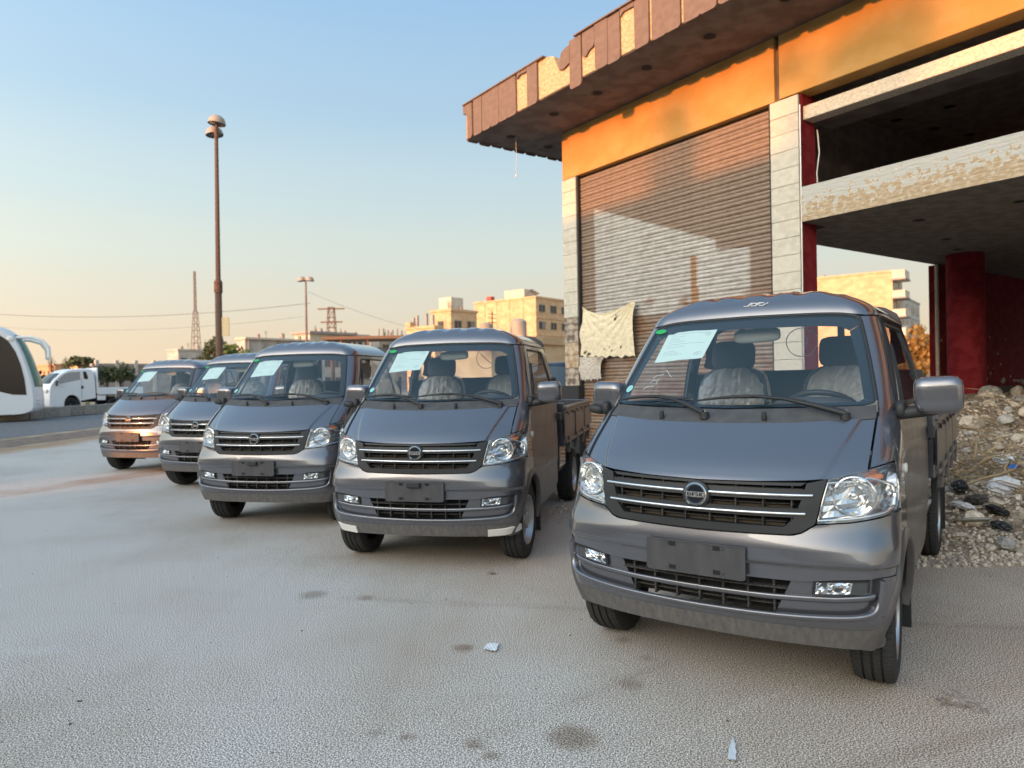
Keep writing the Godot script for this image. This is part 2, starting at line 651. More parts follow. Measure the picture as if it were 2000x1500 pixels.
func roof_sheet(off: float) -> Array:
	var per = [Vector2(0, 1.682), Vector2(0.2, 1.681), Vector2(0.35, 1.677), Vector2(0.47, 1.668), Vector2(0.53, 1.660), Vector2(0.57, 1.655)]
	for k in 5: per.append(xz(lerpf(-0.40, -0.50, k / 4.0), 1.657))
	per.append(xz(-1.42, 1.657))
	var p = resample(per, 70)
	var rows = []
	var nv = 22
	for j in nv + 1:
		var t = float(j) / nv
		var row = PackedVector3Array()
		for i in range(-70, 71):
			var q = p[absi(i)]
			q.x *= signf(i) if i != 0 else 1.0
			var a = skin(q)
			if i == 0: a.x = 0.0
			var c = Vector3(0, 1.815, clampf(a.z, -1.42, -0.64))
			var h = pow(t, 1.5)
			var v = Vector3(a.x * (1.0 - h), lerpf(a.y, 1.815, 1.0 - pow(1.0 - t, 2.5)), lerpf(a.z, c.z, h))
			v.y += 0.0075 * rib(v.x) * smoothstep(0.34, 0.46, t) - off
			row.append(v)
		rows.append(row)
	return rows

func make_wheel(parent: Node3D, at: Vector3, side: float, turn := 0.0) -> void:
	var w = Node3D.new()
	var wn = 0
	while parent.has_node("wheel" if wn == 0 else "wheel_%03d" % wn): wn += 1
	w.name = "wheel" if wn == 0 else "wheel_%03d" % wn
	parent.add_child(w)
	w.position = at
	w.rotation.y = turn
	if not M.has("m_tread"):
		var t = Transform3D(Basis(Vector3(0, 1, 0), Vector3(1, 0, 0), Vector3(0, 0, -1)), Vector3.ZERO)  # lathe axis along +x
		var st = st_new()
		lathe(st, [Vector2(0.262, -0.083), Vector2(0.279, -0.078), Vector2(0.286, -0.060), Vector2(0.288, -0.042), Vector2(0.279, -0.041), Vector2(0.279, -0.033), Vector2(0.288, -0.032), Vector2(0.290, -0.006), Vector2(0.281, -0.005),
			Vector2(0.281, 0.005), Vector2(0.290, 0.006), Vector2(0.288, 0.032), Vector2(0.279, 0.033), Vector2(0.279, 0.041), Vector2(0.288, 0.042), Vector2(0.286, 0.060), Vector2(0.279, 0.078), Vector2(0.262, 0.083)], t, 64, false, 1.0)
		M.m_tread = commit(st)
		st = st_new()
		for s in [1.0, -1.0]:
			var t2 = t if s > 0 else Transform3D(Basis(Vector3(0, 1, 0), Vector3(-1, 0, 0), Vector3(0, 0, 1)), Vector3.ZERO)
			lathe(st, [Vector2(0.262, 0.083), Vector2(0.245, 0.088), Vector2(0.225, 0.089), Vector2(0.205, 0.086), Vector2(0.190, 0.078), Vector2(0.182, 0.070)], t2, 48)
		M.m_side = commit(st)
		st = st_new()
		lathe(st, [Vector2(0.190, 0.076), Vector2(0.187, 0.082), Vector2(0.180, 0.080), Vector2(0.172, 0.060), Vector2(0.160, 0.030), Vector2(0.148, 0.020), Vector2(0.130, 0.026), Vector2(0.110, 0.040), Vector2(0.085, 0.046), Vector2(0.062, 0.044), Vector2(0.058, 0.070), Vector2(0.050, 0.078), Vector2(0.0, 0.080)], t, 48)
		for k in 5:
			var a = TAU * k / 5
			lathe(st, [Vector2(0.011, 0.0), Vector2(0.011, 0.018), Vector2(0.007, 0.022), Vector2(0.0, 0.022)], t.translated_local(Vector3(0.082 * cos(a), 0.045, 0.082 * sin(a))), 6, true)
		M.m_rim = commit(st)
		st = st_new()
		for k in 10:
			var a = TAU * k / 10
			lathe(st, [Vector2(0.013, 0.0), Vector2(0.013, 0.003), Vector2(0.0, 0.003)], t.translated_local(Vector3(0.138 * cos(a), 0.023, 0.138 * sin(a))), 10)
		M.m_hole = commit(st)
		st = st_new()
		lathe(st, [Vector2(0.0, -0.06), Vector2(0.12, -0.06), Vector2(0.14, -0.02), Vector2(0.18, 0.0), Vector2(0.185, 0.02)], t, 32)
		M.m_drum = commit(st)
	mi("tyre_tread", M.m_tread, M.tread, w)
	mi("tyre_sidewall", M.m_side, M.tyre_side, w)
	var g = mi("rim", M.m_rim, M.steel, w)
	var hl = mi("vent_holes", M.m_hole, M.under, w)
	var dr = mi("brake_drum", M.m_drum, M.under, w)
	if side < 0.0:
		for o in [g, hl, dr]: o.rotation.y = PI

func make_truck() -> Node3D:
	var T = thing("pickup_truck", "", "pickup truck")
	var st = st_new()
	var V = func(x: float, y: float) -> Vector2: return Vector2(x, y)
	# --- hood
	pan(st, [Vector2(0, 0.912), Vector2(0.25, 0.916), Vector2(0.44, 0.924), Vector2(0.512, 0.932), Vector2(0.58, 0.949), Vector2(0.652, 0.969)],
		[Vector2(0, 1.141), Vector2(0.35, 1.147), Vector2(0.652, 1.166)], 60, 22, 0.0, 0.02, true, hood_fn)
	obj("hood", st, M.paint, T)
	# --- grille
	var G = Node3D.new()
	G.name = "grille"
	T.add_child(G)
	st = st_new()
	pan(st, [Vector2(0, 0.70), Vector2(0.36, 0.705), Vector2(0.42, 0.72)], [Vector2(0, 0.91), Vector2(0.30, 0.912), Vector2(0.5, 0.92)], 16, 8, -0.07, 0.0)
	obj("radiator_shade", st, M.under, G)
	st = st_new()
	pan(st, [Vector2(0.36, 0.734), Vector2(0.395, 0.77), Vector2(0.425, 0.85), Vector2(0.44, 0.912)], [Vector2(0.425, 0.716), Vector2(0.474, 0.752), Vector2(0.492, 0.84), Vector2(0.511, 0.928)], 16, 8, 0.004, 0.05)
	pan(st, [Vector2(0, 0.700), Vector2(0.38, 0.705), Vector2(0.424, 0.716)], [Vector2(0, 0.735), Vector2(0.32, 0.735), Vector2(0.36, 0.735)], 24, 6, 0.005, 0.05)
	pan(st, [Vector2(0, 0.899), Vector2(0.42, 0.903)], [Vector2(0, 0.910), Vector2(0.44, 0.916)], 24, 2, -0.004, 0.04)
	obj("grille_frame", st, M.black, G)
	for b in [[0.846, 0.889, 0.435], [0.774, 0.811, 0.412]]:
		st = st_new()
		pan(st, [Vector2(0, b[0]), Vector2(b[2] - 0.006, b[0])], [Vector2(0, b[1]), Vector2(b[2] + 0.006, b[1])], 24, 5, 0.001, 0.035)
		obj("grille_blade", st, M.black, G)
	for b in [[0.862, 0.463], [0.788, 0.437]]:
		st = st_new()
		bar(st, [Vector2(0, b[0]), Vector2(b[1], b[0] + 0.002)], 28, 0.013, 0.008, 0.005)
		obj("chrome_strip", st, M.chrome, G)
	for y in [0.893, 0.828, 0.754]:
		st = st_new()
		var e = 0.36 + (y - 0.734) * 0.42
		bar(st, [Vector2(0, y), Vector2(e, y)], 20, 0.006, 0.012, -0.032)
		obj("grille_slat", st, M.black_dusty, G)
		st = st_new()
		for k in 8:
			var x = 0.055 + 0.11 * (k - 4)
			var p = skin(Vector2(x, y))
			box(st, p - Vector3(0, 0, 0.036), Vector3(0.006, 0.036, 0.05))
		obj("grille_fins", st, M.black_dusty, G).set_meta("kind", "stuff")
		st = st_new()
		pan(st, [Vector2(0, y - 0.022), Vector2(e - 0.01, y - 0.022)], [Vector2(0, y - 0.006), Vector2(e, y - 0.006)], 16, 1, -0.048, 0.0)
		obj("grille_dust", st, M.dust, G)
	# --- badge
	var B = Node3D.new()
	B.name = "badge"
	T.add_child(B)
	var bn = skin_n(Vector2(0, 0.845))
	bn.x = 0.0
	bn = (bn + Vector3(0, -0.05, 0.6)).normalized()
	B.transform = Transform3D(Basis(Vector3.RIGHT, bn.cross(Vector3.RIGHT), bn), skin(Vector2(0, 0.848)) * Vector3(0, 1, 1) + bn * 0.004)
	var bt = Transform3D(Basis(Vector3.RIGHT, Vector3(0, 0, 1), Vector3(0, -1, 0)), Vector3.ZERO)
	st = st_new()
	lathe(st, [Vector2(0.062, -0.01), Vector2(0.060, 0.006), Vector2(0.050, 0.010)], bt, 48)
	obj("badge_mount", st, M.black, B)
	st = st_new()
	lathe(st, [Vector2(0.050, 0.008), Vector2(0.050, 0.014), Vector2(0.046, 0.018), Vector2(0.041, 0.018), Vector2(0.038, 0.013)], bt, 48)
	obj("badge_ring", st, M.chrome, B)
	st = st_new()
	lathe(st, [Vector2(0.040, 0.0135), Vector2(0.0, 0.0145)], bt, 48)
	obj("badge_disc", st, M.black_gloss, B)
	st = st_new()
	box(st, Vector3(0, 0, 0.0150), Vector3(0.086, 0.0225, 0.004), 0.001)
	obj("badge_band", st, M.satin, B)
	var tm = text_mesh("DFSK", 0.0285, 0.004, "Droid Sans", true)
	var to = mi("badge_letters", tm, M.black_gloss, B)
	to.position = Vector3(0, 0, 0.0178)
	to.scale = Vector3(1.06, 0.78, 1)
	# --- bumper
	var A = func(d: float) -> Vector2: return arch_curve(d, d, 0.335, 0)[0]
	var Q = Node3D.new()
	Q.name = "bumper"
	T.add_child(Q)
	st = st_new()
	pan(st, ease_c([Vector2(0, 0.520), Vector2(0.384, 0.517), Vector2(0.55, 0.533), Vector2(0.66, 0.541), Vector2(0.716, 0.548), xz(0.335 * cos(deg_to_rad(46.0)), 0.285 + 0.335 * 1.06 * sin(deg_to_rad(46.0)))], 5),
		[Vector2(0, 0.695), Vector2(0.39, 0.700), Vector2(0.428, 0.711), Vector2(0.478, 0.746), Vector2(0.60, 0.756), Vector2(0.72, 0.777), Vector2(0.79, 0.789), Vector2(0.825, 0.79), xz(0.335 * cos(deg_to_rad(66.0)), 0.285 + 0.335 * 1.06 * sin(deg_to_rad(66.0)))], 64, 36, 0.0, 0.02, true, bump_fn)
	obj("bumper_upper", st, M.paint, Q)
	for s in [1.0, -1.0]:
		st = st_new()
		pan(st, [Vector2(0.315 * s, 0.36), Vector2(0.55 * s, 0.372), Vector2(0.67 * s, 0.385), Vector2(0.725 * s, 0.43)], [Vector2(0.386 * s, 0.513), Vector2(0.55 * s, 0.534), Vector2(0.66 * s, 0.542), Vector2(0.725 * s, 0.55)], 24, 16, -0.022, 0.045, false)
		obj("lamp_recess", st, M.paint, Q)
	st = st_new()
	pan(st, ease_c([Vector2(0, 0.330), Vector2(0.45, 0.329), Vector2(0.62, 0.335), Vector2(0.74, 0.345), xz(0.335 * cos(deg_to_rad(8.0)), 0.285 + 0.335 * 1.06 * sin(deg_to_rad(8.0)))], 5),
		ease_c([Vector2(0, 0.362), Vector2(0.33, 0.366), Vector2(0.55, 0.376), Vector2(0.64, 0.388), Vector2(0.685, 0.406), Vector2(0.702, 0.435)], 5), 50, 8, 0.006, 0.03)
	pan(st, [Vector2(0.702, 0.435), Vector2(0.712, 0.48), Vector2(0.716, 0.546)], arch_curve(8.0, 46.0, 0.335, 8), 10, 8, 0.006, 0.03)
	bar(st, ease_c([Vector2(0, 0.364), Vector2(0.33, 0.368), Vector2(0.55, 0.378), Vector2(0.64, 0.390), Vector2(0.683, 0.408), Vector2(0.701, 0.437), Vector2(0.711, 0.48), Vector2(0.715, 0.536)], 5), 60, 0.022, 0.008, 0.008)
	obj("bumper_lower", st, M.paint, Q)
	st = st_new()
	pan(st, ease_c([Vector2(0, 0.246), Vector2(0.45, 0.243), Vector2(0.62, 0.241), Vector2(0.74, 0.242), xz(0.335 * cos(deg_to_rad(-6.0)), 0.285 + 0.335 * 1.06 * sin(deg_to_rad(-6.0)))], 5),
		ease_c([Vector2(0, 0.328), Vector2(0.45, 0.327), Vector2(0.62, 0.333), Vector2(0.74, 0.343), xz(0.335 * cos(deg_to_rad(7.5)), 0.285 + 0.335 * 1.06 * sin(deg_to_rad(7.5)))], 5), 50, 8, 0.005, 0.04)
	obj("bumper_lip", st, M.lip, Q)
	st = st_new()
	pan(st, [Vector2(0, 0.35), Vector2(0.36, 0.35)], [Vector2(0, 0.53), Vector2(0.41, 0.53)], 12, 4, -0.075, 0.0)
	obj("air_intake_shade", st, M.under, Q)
	st = st_new()
	bar(st, [Vector2(0, 0.437), Vector2(0.30, 0.438), Vector2(0.55, 0.447), Vector2(0.698, 0.465)], 36, 0.024, 0.007, -0.014)
	obj("body_bar", st, M.paint, Q)
	for y in [0.478, 0.400]:
		st = st_new()
		bar(st, [Vector2(0, y), Vector2(0.368 if y > 0.45 else 0.335, y)], 20, 0.010, 0.016, -0.022 if y > 0.45 else -0.05)
		obj("intake_slat", st, M.black_dusty, Q)
	st = st_new()
	for k in 7:
		for y in [0.403, 0.462, 0.495]:
			var p = skin(Vector2(0.105 * (k - 3), y))
			box(st, p - Vector3(0, 0, 0.04), Vector3(0.008, 0.05 if y < 0.45 else 0.034, 0.05))
	obj("intake_fins", st, M.black_dusty, Q).set_meta("kind", "stuff")
	# --- fog lamps
	for s in [1.0, -1.0]:
		var FL = Node3D.new()
		FL.name = "fog_lamp" if s > 0 else "fog_lamp_001"
		T.add_child(FL)
		var cv = func(c: Array) -> Array: return c.map(func(v): return Vector2(v.x * s, v.y))
		st = st_new()
		pan(st, cv.call([Vector2(0.462, 0.463), Vector2(0.62, 0.472), Vector2(0.672, 0.487)]), cv.call([Vector2(0.47, 0.523), Vector2(0.62, 0.531), Vector2(0.676, 0.535)]), 16, 8, -0.010, 0.03, false)
		obj("lamp_bezel", st, M.black, FL)
		st = st_new()
		var ra = resample(cv.call([Vector2(0.474, 0.470), Vector2(0.60, 0.477)]), 12)
		var rb = resample(cv.call([Vector2(0.480, 0.517), Vector2(0.61, 0.524)]), 12)
		var rows = []
		for j in 6:
			var row = PackedVector3Array()
			for i in 13:
				var q = ra[i].lerp(rb[i], j / 5.0)
				row.append(skin(q) + skin_n(q) * (-0.006 + (rr(-0.012, 0.010) if j > 0 and j < 5 and i > 0 and i < 12 else 0.0)))
			rows.append(row)
		sheet(st, rows, Vector3(0, 0, 1))
		obj("reflector", st, M.chrome, FL)
		st = st_new()
		pan(st, cv.call([Vector2(0.472, 0.468), Vector2(0.655, 0.484)]), cv.call([Vector2(0.479, 0.519), Vector2(0.660, 0.529)]), 12, 5, 0.005, 0.0, false)
		obj("lamp_lens", st, M.lens, FL)
	# --- headlights
	for s in [1.0, -1.0]:
		var HL = Node3D.new()
		HL.name = "headlight" if s > 0 else "headlight_001"
		T.add_child(HL)
		var cv = func(c: Array) -> Array: return c.map(func(v): return Vector2(v.x * s, v.y))
		var lo: Array = cv.call([Vector2(0.480, 0.751), Vector2(0.60, 0.762), Vector2(0.72, 0.783), Vector2(0.785, 0.797), Vector2(0.812, 0.83)])
		var hi: Array = cv.call([Vector2(0.516, 0.930), Vector2(0.60, 0.953), Vector2(0.665, 0.969), Vector2(0.745, 0.987), Vector2(0.79, 0.980), Vector2(0.812, 0.95)])
		st = st_new()
		pan(st, lo, hi, 24, 10, -0.085, -0.080, false)
		obj("lamp_housing", st, M.satin, HL)
		st = st_new()
		var fa = resample(lo, 16)
		var fb = resample(hi, 16)
		var frows = []
		for j in 9:
			var frow = PackedVector3Array()
			for i in 17:
				var q = fa[i].lerp(fb[i], j / 8.0)
				var edge = minf(minf(i, 16 - i), minf(j, 8 - j))
				frow.append(skin(q) - skin_n(q) * ((0.012 if edge == 0 else 0.050) + 0.006 * sin(i * 12.9 + j * 78.2)))
			frows.append(frow)
		sheet(st, frows, Vector3(0.4 * s, 0, 1))
		obj("inner_bezel", st, M.chrome_dark, HL)
		st = st_new()
		pan(st, lo, hi, 28, 12, 0.003, 0.0, false)
		obj("lamp_lens", st, M.lens, HL)
		# faceted bowl
		st = st_new()
		var c = skin(Vector2(0.630 * s, 0.858)) - Vector3(0.02 * s, 0, 0.0)
		var ax = Vector3(0.30 * s, -0.03, 1).normalized()
		var bx = Vector3.UP.cross(ax).normalized()
		var bb = Basis(bx, ax, bx.cross(ax))
		var t = Transform3D(bb, c - ax * 0.075)
		var rows = []
		for j in 7:
			var row = PackedVector3Array()
			for i in 21:
				var a = TAU * (i % 20) / 20
				var r = 0.014 + 0.062 * j / 6.0
				var jit = (0.0 if j == 0 or j == 6 else sin((i % 20) * 12.9 + j * 78.2) * 0.009)
				row.append(t * Vector3(r * cos(a) * 1.05, 0.008 + 9.0 * r * r + jit, r * sin(a)))
			rows.append(row)
		sheet(st, rows, t * Vector3(0, 0.3, 0) - c)
		obj("reflector", st, M.chrome, HL)
		st = st_new()
		lathe(st, [Vector2(0.077, 0.062), Vector2(0.080, 0.068), Vector2(0.084, 0.066), Vector2(0.085, 0.050)], t, 40)
		bar(st, cv.call([Vector2(0.486, 0.764), Vector2(0.60, 0.773), Vector2(0.72, 0.793), Vector2(0.78, 0.806)]), 20, 0.010, 0.006, -0.012, false)
		bar(st, cv.call([Vector2(0.486, 0.764), Vector2(0.500, 0.84), Vector2(0.518, 0.918)]), 14, 0.008, 0.006, -0.014, false)
		bar(st, cv.call([Vector2(0.518, 0.918), Vector2(0.60, 0.925), Vector2(0.66, 0.940), Vector2(0.72, 0.92), Vector2(0.775, 0.90), Vector2(0.797, 0.86), Vector2(0.785, 0.815)]), 26, 0.008, 0.007, -0.016, false)
		obj("chrome_bezel", st, M.chrome, HL)
		st = st_new()
		loaf(st, t * Vector3(0, 0.035, 0), Vector3(0.034, 0.034, 0.034), 2.0, 8)
		obj("bulb", st, M.chrome, HL)
		st = st_new()
		var ap = skin(Vector2(0.70 * s, 0.948))
		loaf(st, ap - skin_n(Vector2(0.70 * s, 0.955)) * 0.045, Vector3(0.085, 0.028, 0.045), 3.0, 8, Basis(Vector3.UP, 0.75 * s) * Basis(Vector3.BACK, 0.2 * s))
		obj("indicator", st, M.amber, HL)
		st = st_new()
		pan(st, cv.call([Vector2(0.53, 0.925), Vector2(0.62, 0.94), Vector2(0.80, 0.93)]), cv.call([Vector2(0.53, 0.931), Vector2(0.665, 0.964), Vector2(0.795, 0.968)]), 16, 3, -0.05, 0.0, false)
		obj("indicator_reflector", st, M.chrome, HL)
	# --- number plate holder
	var NP = Node3D.new()
	NP.name = "number_plate"
	T.add_child(NP)
	NP.position = Vector3(0, 0.577, skin(Vector2(0, 0.60)).z + 0.030)
	st = st_new()
	var pp = PackedVector2Array([Vector2(-0.22, -0.066), Vector2(-0.205, -0.072), Vector2(0.205, -0.072), Vector2(0.22, -0.066), Vector2(0.22, 0.068), Vector2(-0.22, 0.068)])
	prism(st, pp, -0.006, 0.004)
	box(st, Vector3(0, 0.066, 0.004), Vector3(0.43, 0.004, 0.006), 0.001)
	obj("plate_panel", st, M.plate, NP)
	for x in [-0.098, 0.098]:
		for y in [0.052, -0.050]:
			obj("plate_slot", bxm(Vector3(x, y, 0.0035), Vector3(0.030, 0.019, 0.004)), M.under, NP)
			obj("plate_clip", bxm(Vector3(x + 0.026 * signf(x), y, 0.0035), Vector3(0.014, 0.012, 0.007), 0.002), M.plate, NP)
	# --- cowl, windscreen, pillars
	st = st_new()
	pan(st, [Vector2(0, 1.144), Vector2(0.35, 1.150), Vector2(0.655, 1.169)], [Vector2(0, 1.206), Vector2(0.40, 1.214), Vector2(0.648, 1.224)], 40, 8, -0.008, 0.02)
	obj("cowl", st, M.cowl, T)
	var W = Node3D.new()
	W.name = "windscreen"
	T.add_child(W)
	var wlo = [Vector2(0, 1.208), Vector2(0.40, 1.216), Vector2(0.60, 1.222), Vector2(0.640, 1.235)]
	var whi = [Vector2(0, 1.672), Vector2(0.35, 1.667), Vector2(0.48, 1.656), Vector2(0.522, 1.64), Vector2(0.540, 1.61)]
	st = st_new()
	pan(st, wlo, whi, 40, 24, 0.0, 0.0)
	obj("glass", st, M.glass, W)
	st = st_new()
	pan(st, [Vector2(0, 1.616), Vector2(0.33, 1.612), Vector2(0.45, 1.603), Vector2(0.495, 1.58)], whi, 40, 5, -0.008, 0.0)
	pan(st, wlo, [Vector2(0, 1.226), Vector2(0.40, 1.234), Vector2(0.57, 1.238), Vector2(0.59, 1.25)], 30, 2, -0.008, 0.0)
	pan(st, [Vector2(0.592, 1.25), Vector2(0.55, 1.42), Vector2(0.495, 1.578)], [Vector2(0.640, 1.235), Vector2(0.597, 1.42), Vector2(0.540, 1.61)], 20, 4, -0.008, 0.0)
	obj("dark_border", st, M.frit, W)
	st = st_new()
	bar(st, ease_c([Vector2(0, 1.676), Vector2(0.35, 1.671), Vector2(0.48, 1.660), Vector2(0.527, 1.643), Vector2(0.546, 1.61), Vector2(0.60, 1.42), Vector2(0.646, 1.235)], 4), 60, 0.016, 0.006, 0.0)
	obj("rubber_seal", st, M.black, W)
	for s in [1.0, -1.0]:
		var cv = func(c: Array) -> Array: return c.map(func(v): return Vector2(v.x * s, v.y))
		st = st_new()
		pan(st, cv.call(ease_c([Vector2(0.664, 1.172), Vector2(0.653, 1.235), Vector2(0.606, 1.42), Vector2(0.552, 1.612), Vector2(0.54, 1.648)], 4)), cv.call([xz(-0.105, 1.203), xz(-0.14, 1.25), xz(-0.28, 1.42), xz(-0.43, 1.60), xz(-0.46, 1.65)]), 30, 12, 0.0, 0.015, false)
		obj("front_pillar", st, M.paint, T)
	# --- fenders
	var ar = func(d0: float, d1: float, n: int) -> Array: return arch_curve(d0, d1, 0.335, n)
	for s in [1.0, -1.0]:
		var cv = func(c: Array) -> Array: return c.map(func(v): return Vector2(v.x * s, v.y))
		st = st_new()
		pan(st, cv.call([Vector2(0.660, 0.973), Vector2(0.70, 0.984), Vector2(0.748, 0.994), Vector2(0.796, 0.987), Vector2(0.820, 0.952), Vector2(0.822, 0.88), Vector2(0.828, 0.797)] + ar.call(67.0, 106.0, 8)), cv.call([Vector2(0.660, 1.170), Vector2(0.69, 1.185), xz(-0.09, 1.20)]), 60, 24, 0.0, 0.015, false)
		obj("fender", st, M.paint, T)
		st = st_new()
		var ac: Array = cv.call(ar.call(-6.0, 186.0, 40))
		var rows = []
		for e in [[0.0, -0.03], [0.0, 0.010], [0.006, 0.018], [0.018, 0.019], [0.032, 0.012], [0.045, 0.001]]:
			var row = PackedVector3Array()
			for i in ac.size():
				var a = deg_to_rad(lerpf(-6.0, 186.0, i / 40.0))
				var q: Vector2 = xz((0.333 + e[0]) * cos(a), 0.285 + (0.333 * 1.06 + e[0]) * sin(a)) * Vector2(s, 1)
				row.append(skin(q) + skin_n(q) * e[1])
			rows.append(row)
		st.set_smooth_group(5)
		sheet(st, rows, Vector3(s, 0, 0))
		st.set_smooth_group(-1)
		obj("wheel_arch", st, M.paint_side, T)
		# --- door
		var D = Node3D.new()
		D.name = "door" if s > 0 else "door_001"
		T.add_child(D)
		st = st_new()
		pan(st, cv.call(ar.call(108.0, 176.0, 12) + [xz(-0.40, 0.30), xz(-1.0, 0.30), xz(-1.34, 0.33), xz(-1.38, 0.40)]), cv.call([xz(-0.102, 1.20), xz(-1.38, 1.20)]), 50, 24, 0.0, 0.02, false,
			func(q: Vector2) -> float: return -0.010 * smoothstep(0.0, 0.05, 0.62 - q.y) * smoothstep(0.95, 1.1, absf(q.x)) + 0.006 * smoothstep(0.985, 1.0, q.y) * (1.0 - smoothstep(1.0, 1.03, q.y)))
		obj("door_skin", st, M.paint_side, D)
		st = st_new()
		pan(st, cv.call([xz(-0.112, 1.205), xz(-0.29, 1.42), xz(-0.47, 1.648)]), cv.call([xz(-0.20, 1.222), xz(-0.36, 1.42), xz(-0.52, 1.615)]), 12, 3, 0.002, 0.02, false)
		pan(st, cv.call([xz(-0.52, 1.615), xz(-1.19, 1.615)]), cv.call([xz(-0.47, 1.650), xz(-1.38, 1.650)]), 12, 3, 0.002, 0.02, false)
		pan(st, cv.call([xz(-1.24, 1.222), xz(-1.19, 1.615)]), cv.call([xz(-1.38, 1.206), xz(-1.38, 1.650)]), 12, 3, 0.002, 0.02, false)
		obj("window_frame", st, M.paint, D)
		st = st_new()
		pan(st, cv.call([xz(-0.112, 1.205), xz(-1.38, 1.205)]), cv.call([xz(-0.20, 1.224), xz(-1.24, 1.224)]), 12, 1, 0.005, 0.02, false)
		bar(st, cv.call([xz(-0.20, 1.222), xz(-0.36, 1.42), xz(-0.52, 1.615), xz(-1.19, 1.615), xz(-1.24, 1.222)]), 40, 0.014, 0.004, 0.001, false)
		bar(st, cv.call([xz(-0.30, 1.225), xz(-0.50, 1.50)]), 10, 0.022, 0.006, 0.002, false)
		obj("window_seal", st, M.black, D)
		st = st_new()
		pan(st, cv.call([xz(-0.20, 1.222), xz(-1.24, 1.222)]), cv.call([xz(-0.52, 1.615), xz(-1.19, 1.615)]), 12, 8, -0.006, 0.0, false)
		obj("window_glass", st, M.glass, D)
		st = st_new()
		var hp = skin(xz(-1.27, 1.01) * Vector2(s, 1))
		box(st, hp + Vector3(0.012 * s, 0, 0), Vector3(0.04, 0.075, 0.15), 0.012)
		obj("door_handle", st, M.black, D)
		st = st_new()
		pan(st, cv.call([xz(-0.13, 0.45), xz(-1.36, 0.42)]), cv.call([xz(-0.11, 1.20), xz(-1.36, 1.20)]), 10, 6, -0.05, 0.0, false)
		obj("door_lining", st, M.trim, D)
		# --- side lamp, mirror
		st = st_new()
		var lp = skin(xz(-0.01, 0.945) * Vector2(s, 1))
		loaf(st, lp, Vector3(0.02, 0.042, 0.052), 4.0, 8)
		obj("side_repeater", st, M.tape, T)
		var MR = Node3D.new()
		MR.name = "mirror" if s > 0 else "mirror_001"
		T.add_child(MR)
		st = st_new()
		var mx = 0.880 if s > 0 else 0.745
		var mb = Basis(Vector3.UP, 0.12 * s) * Basis(Vector3.BACK, 0.04 * s)
		loaf(st, Vector3(mx * s, 1.262, -0.10 if s > 0 else -0.16), Vector3(0.188, 0.165, 0.13), 5.0, 16, mb)
		obj("mirror_shell", st, M.paint, MR)
		st = st_new()
		loaf(st, Vector3(0.800 * s, 1.188, -0.115), Vector3(0.22 if s > 0 else 0.10, 0.055, 0.10), 3.5, 10, Basis(Vector3.BACK, 0.16 * s))
		loaf(st, Vector3(0.735 * s, 1.195, -0.14), Vector3(0.05, 0.085, 0.16), 4.0, 10)
		obj("mirror_arm", st, M.black, MR)
		st = st_new()
		loaf(st, Vector3(mx * s, 1.262, -0.158 if s > 0 else -0.218), Vector3(0.170, 0.148, 0.03), 5.0, 12, mb)
		obj("mirror_glass", st, M.mirror, MR)
	# --- roof
	st = st_new()
	st.set_smooth_group(6)
	sheet(st, roof_sheet(0.0), Vector3.UP)
	obj("roof", st, M.paint, T)
	st = st_new()
	sheet(st, roof_sheet(0.045), Vector3.DOWN)
	obj("roof_lining", st, M.trim, T)
	st = st_new()
	for s in [1.0, -1.0]:
		var pts = []
		for k in 10: pts.append(skin(xz(lerpf(-0.46, -1.41, k / 9.0), 1.662) * Vector2(s, 1)) + Vector3(0.004 * s, 0, 0))
		tube(st, pts, [0.008], 6)
	obj("drip_rail", st, M.paint, T)
	# --- back of the cab with its window
	st = st_new()
	box(st, Vector3(0, 0.89, -1.42), Vector3(1.44, 0.98, 0.04), 0.01)
	var inner = PackedVector2Array()
	var outer = PackedVector2Array()
	for k in 64:
		var a = TAU * k / 64
		var f = func(hx: float, hy: float, pw: float) -> Vector2:
			var r = pow(pow(absf(cos(a)) / hx, pw) + pow(absf(sin(a)) / hy, pw), -1.0 / pw)
			return Vector2(cos(a), sin(a)) * r
		inner.append(f.call(0.55, 0.152, 6.0) + Vector2(0, 1.545))
		outer.append(f.call(0.612 if sin(a) > -0.1 else 0.66, 0.245 if sin(a) > 0 else 0.17, 5.0) + Vector2(0, 1.55))
	for z in [-1.40, -1.44]:
		for k in 64:
			var l = (k + 1) % 64
			quad(st, Vector3(inner[k].x, inner[k].y, z), Vector3(inner[l].x, inner[l].y, z), Vector3(outer[l].x, outer[l].y, z), Vector3(outer[k].x, outer[k].y, z), Vector3(0, 0, 1 if z > -1.42 else -1))
	for k in 64:
		var l = (k + 1) % 64
		quad(st, Vector3(inner[k].x, inner[k].y, -1.40), Vector3(inner[l].x, inner[l].y, -1.40), Vector3(inner[l].x, inner[l].y, -1.44), Vector3(inner[k].x, inner[k].y, -1.44), Vector3(-cos(TAU * k / 64), -sin(TAU * k / 64), 0))
	obj("cab_back_wall", st, M.paint_dark, T)
	var RW = Node3D.new()
	RW.name = "rear_window"
	T.add_child(RW)
	st = st_new()
	for k in 64:
		tri(st, Vector3(0, 1.545, -1.42), Vector3(inner[k].x, inner[k].y, -1.42), Vector3(inner[(k + 1) % 64].x, inner[(k + 1) % 64].y, -1.42), Vector3(0, 0, 1))
	obj("glass", st, M.glass, RW)
	st = st_new()
	var cir = []
	for k in 41:
		var a = TAU * k / 40 * 0.97 + 0.4
		cir.append(Vector3(0.03 + 0.098 * cos(a) * (1.0 + 0.02 * sin(3 * a)), 1.575 + 0.094 * sin(a), -1.416))
	tube(st, cir, [0.0028], 4)
	obj("chalk_ring", st, M.chalk, RW)
	# --- rack behind the cab
	var RK = Node3D.new()
	RK.name = "headboard_rack"
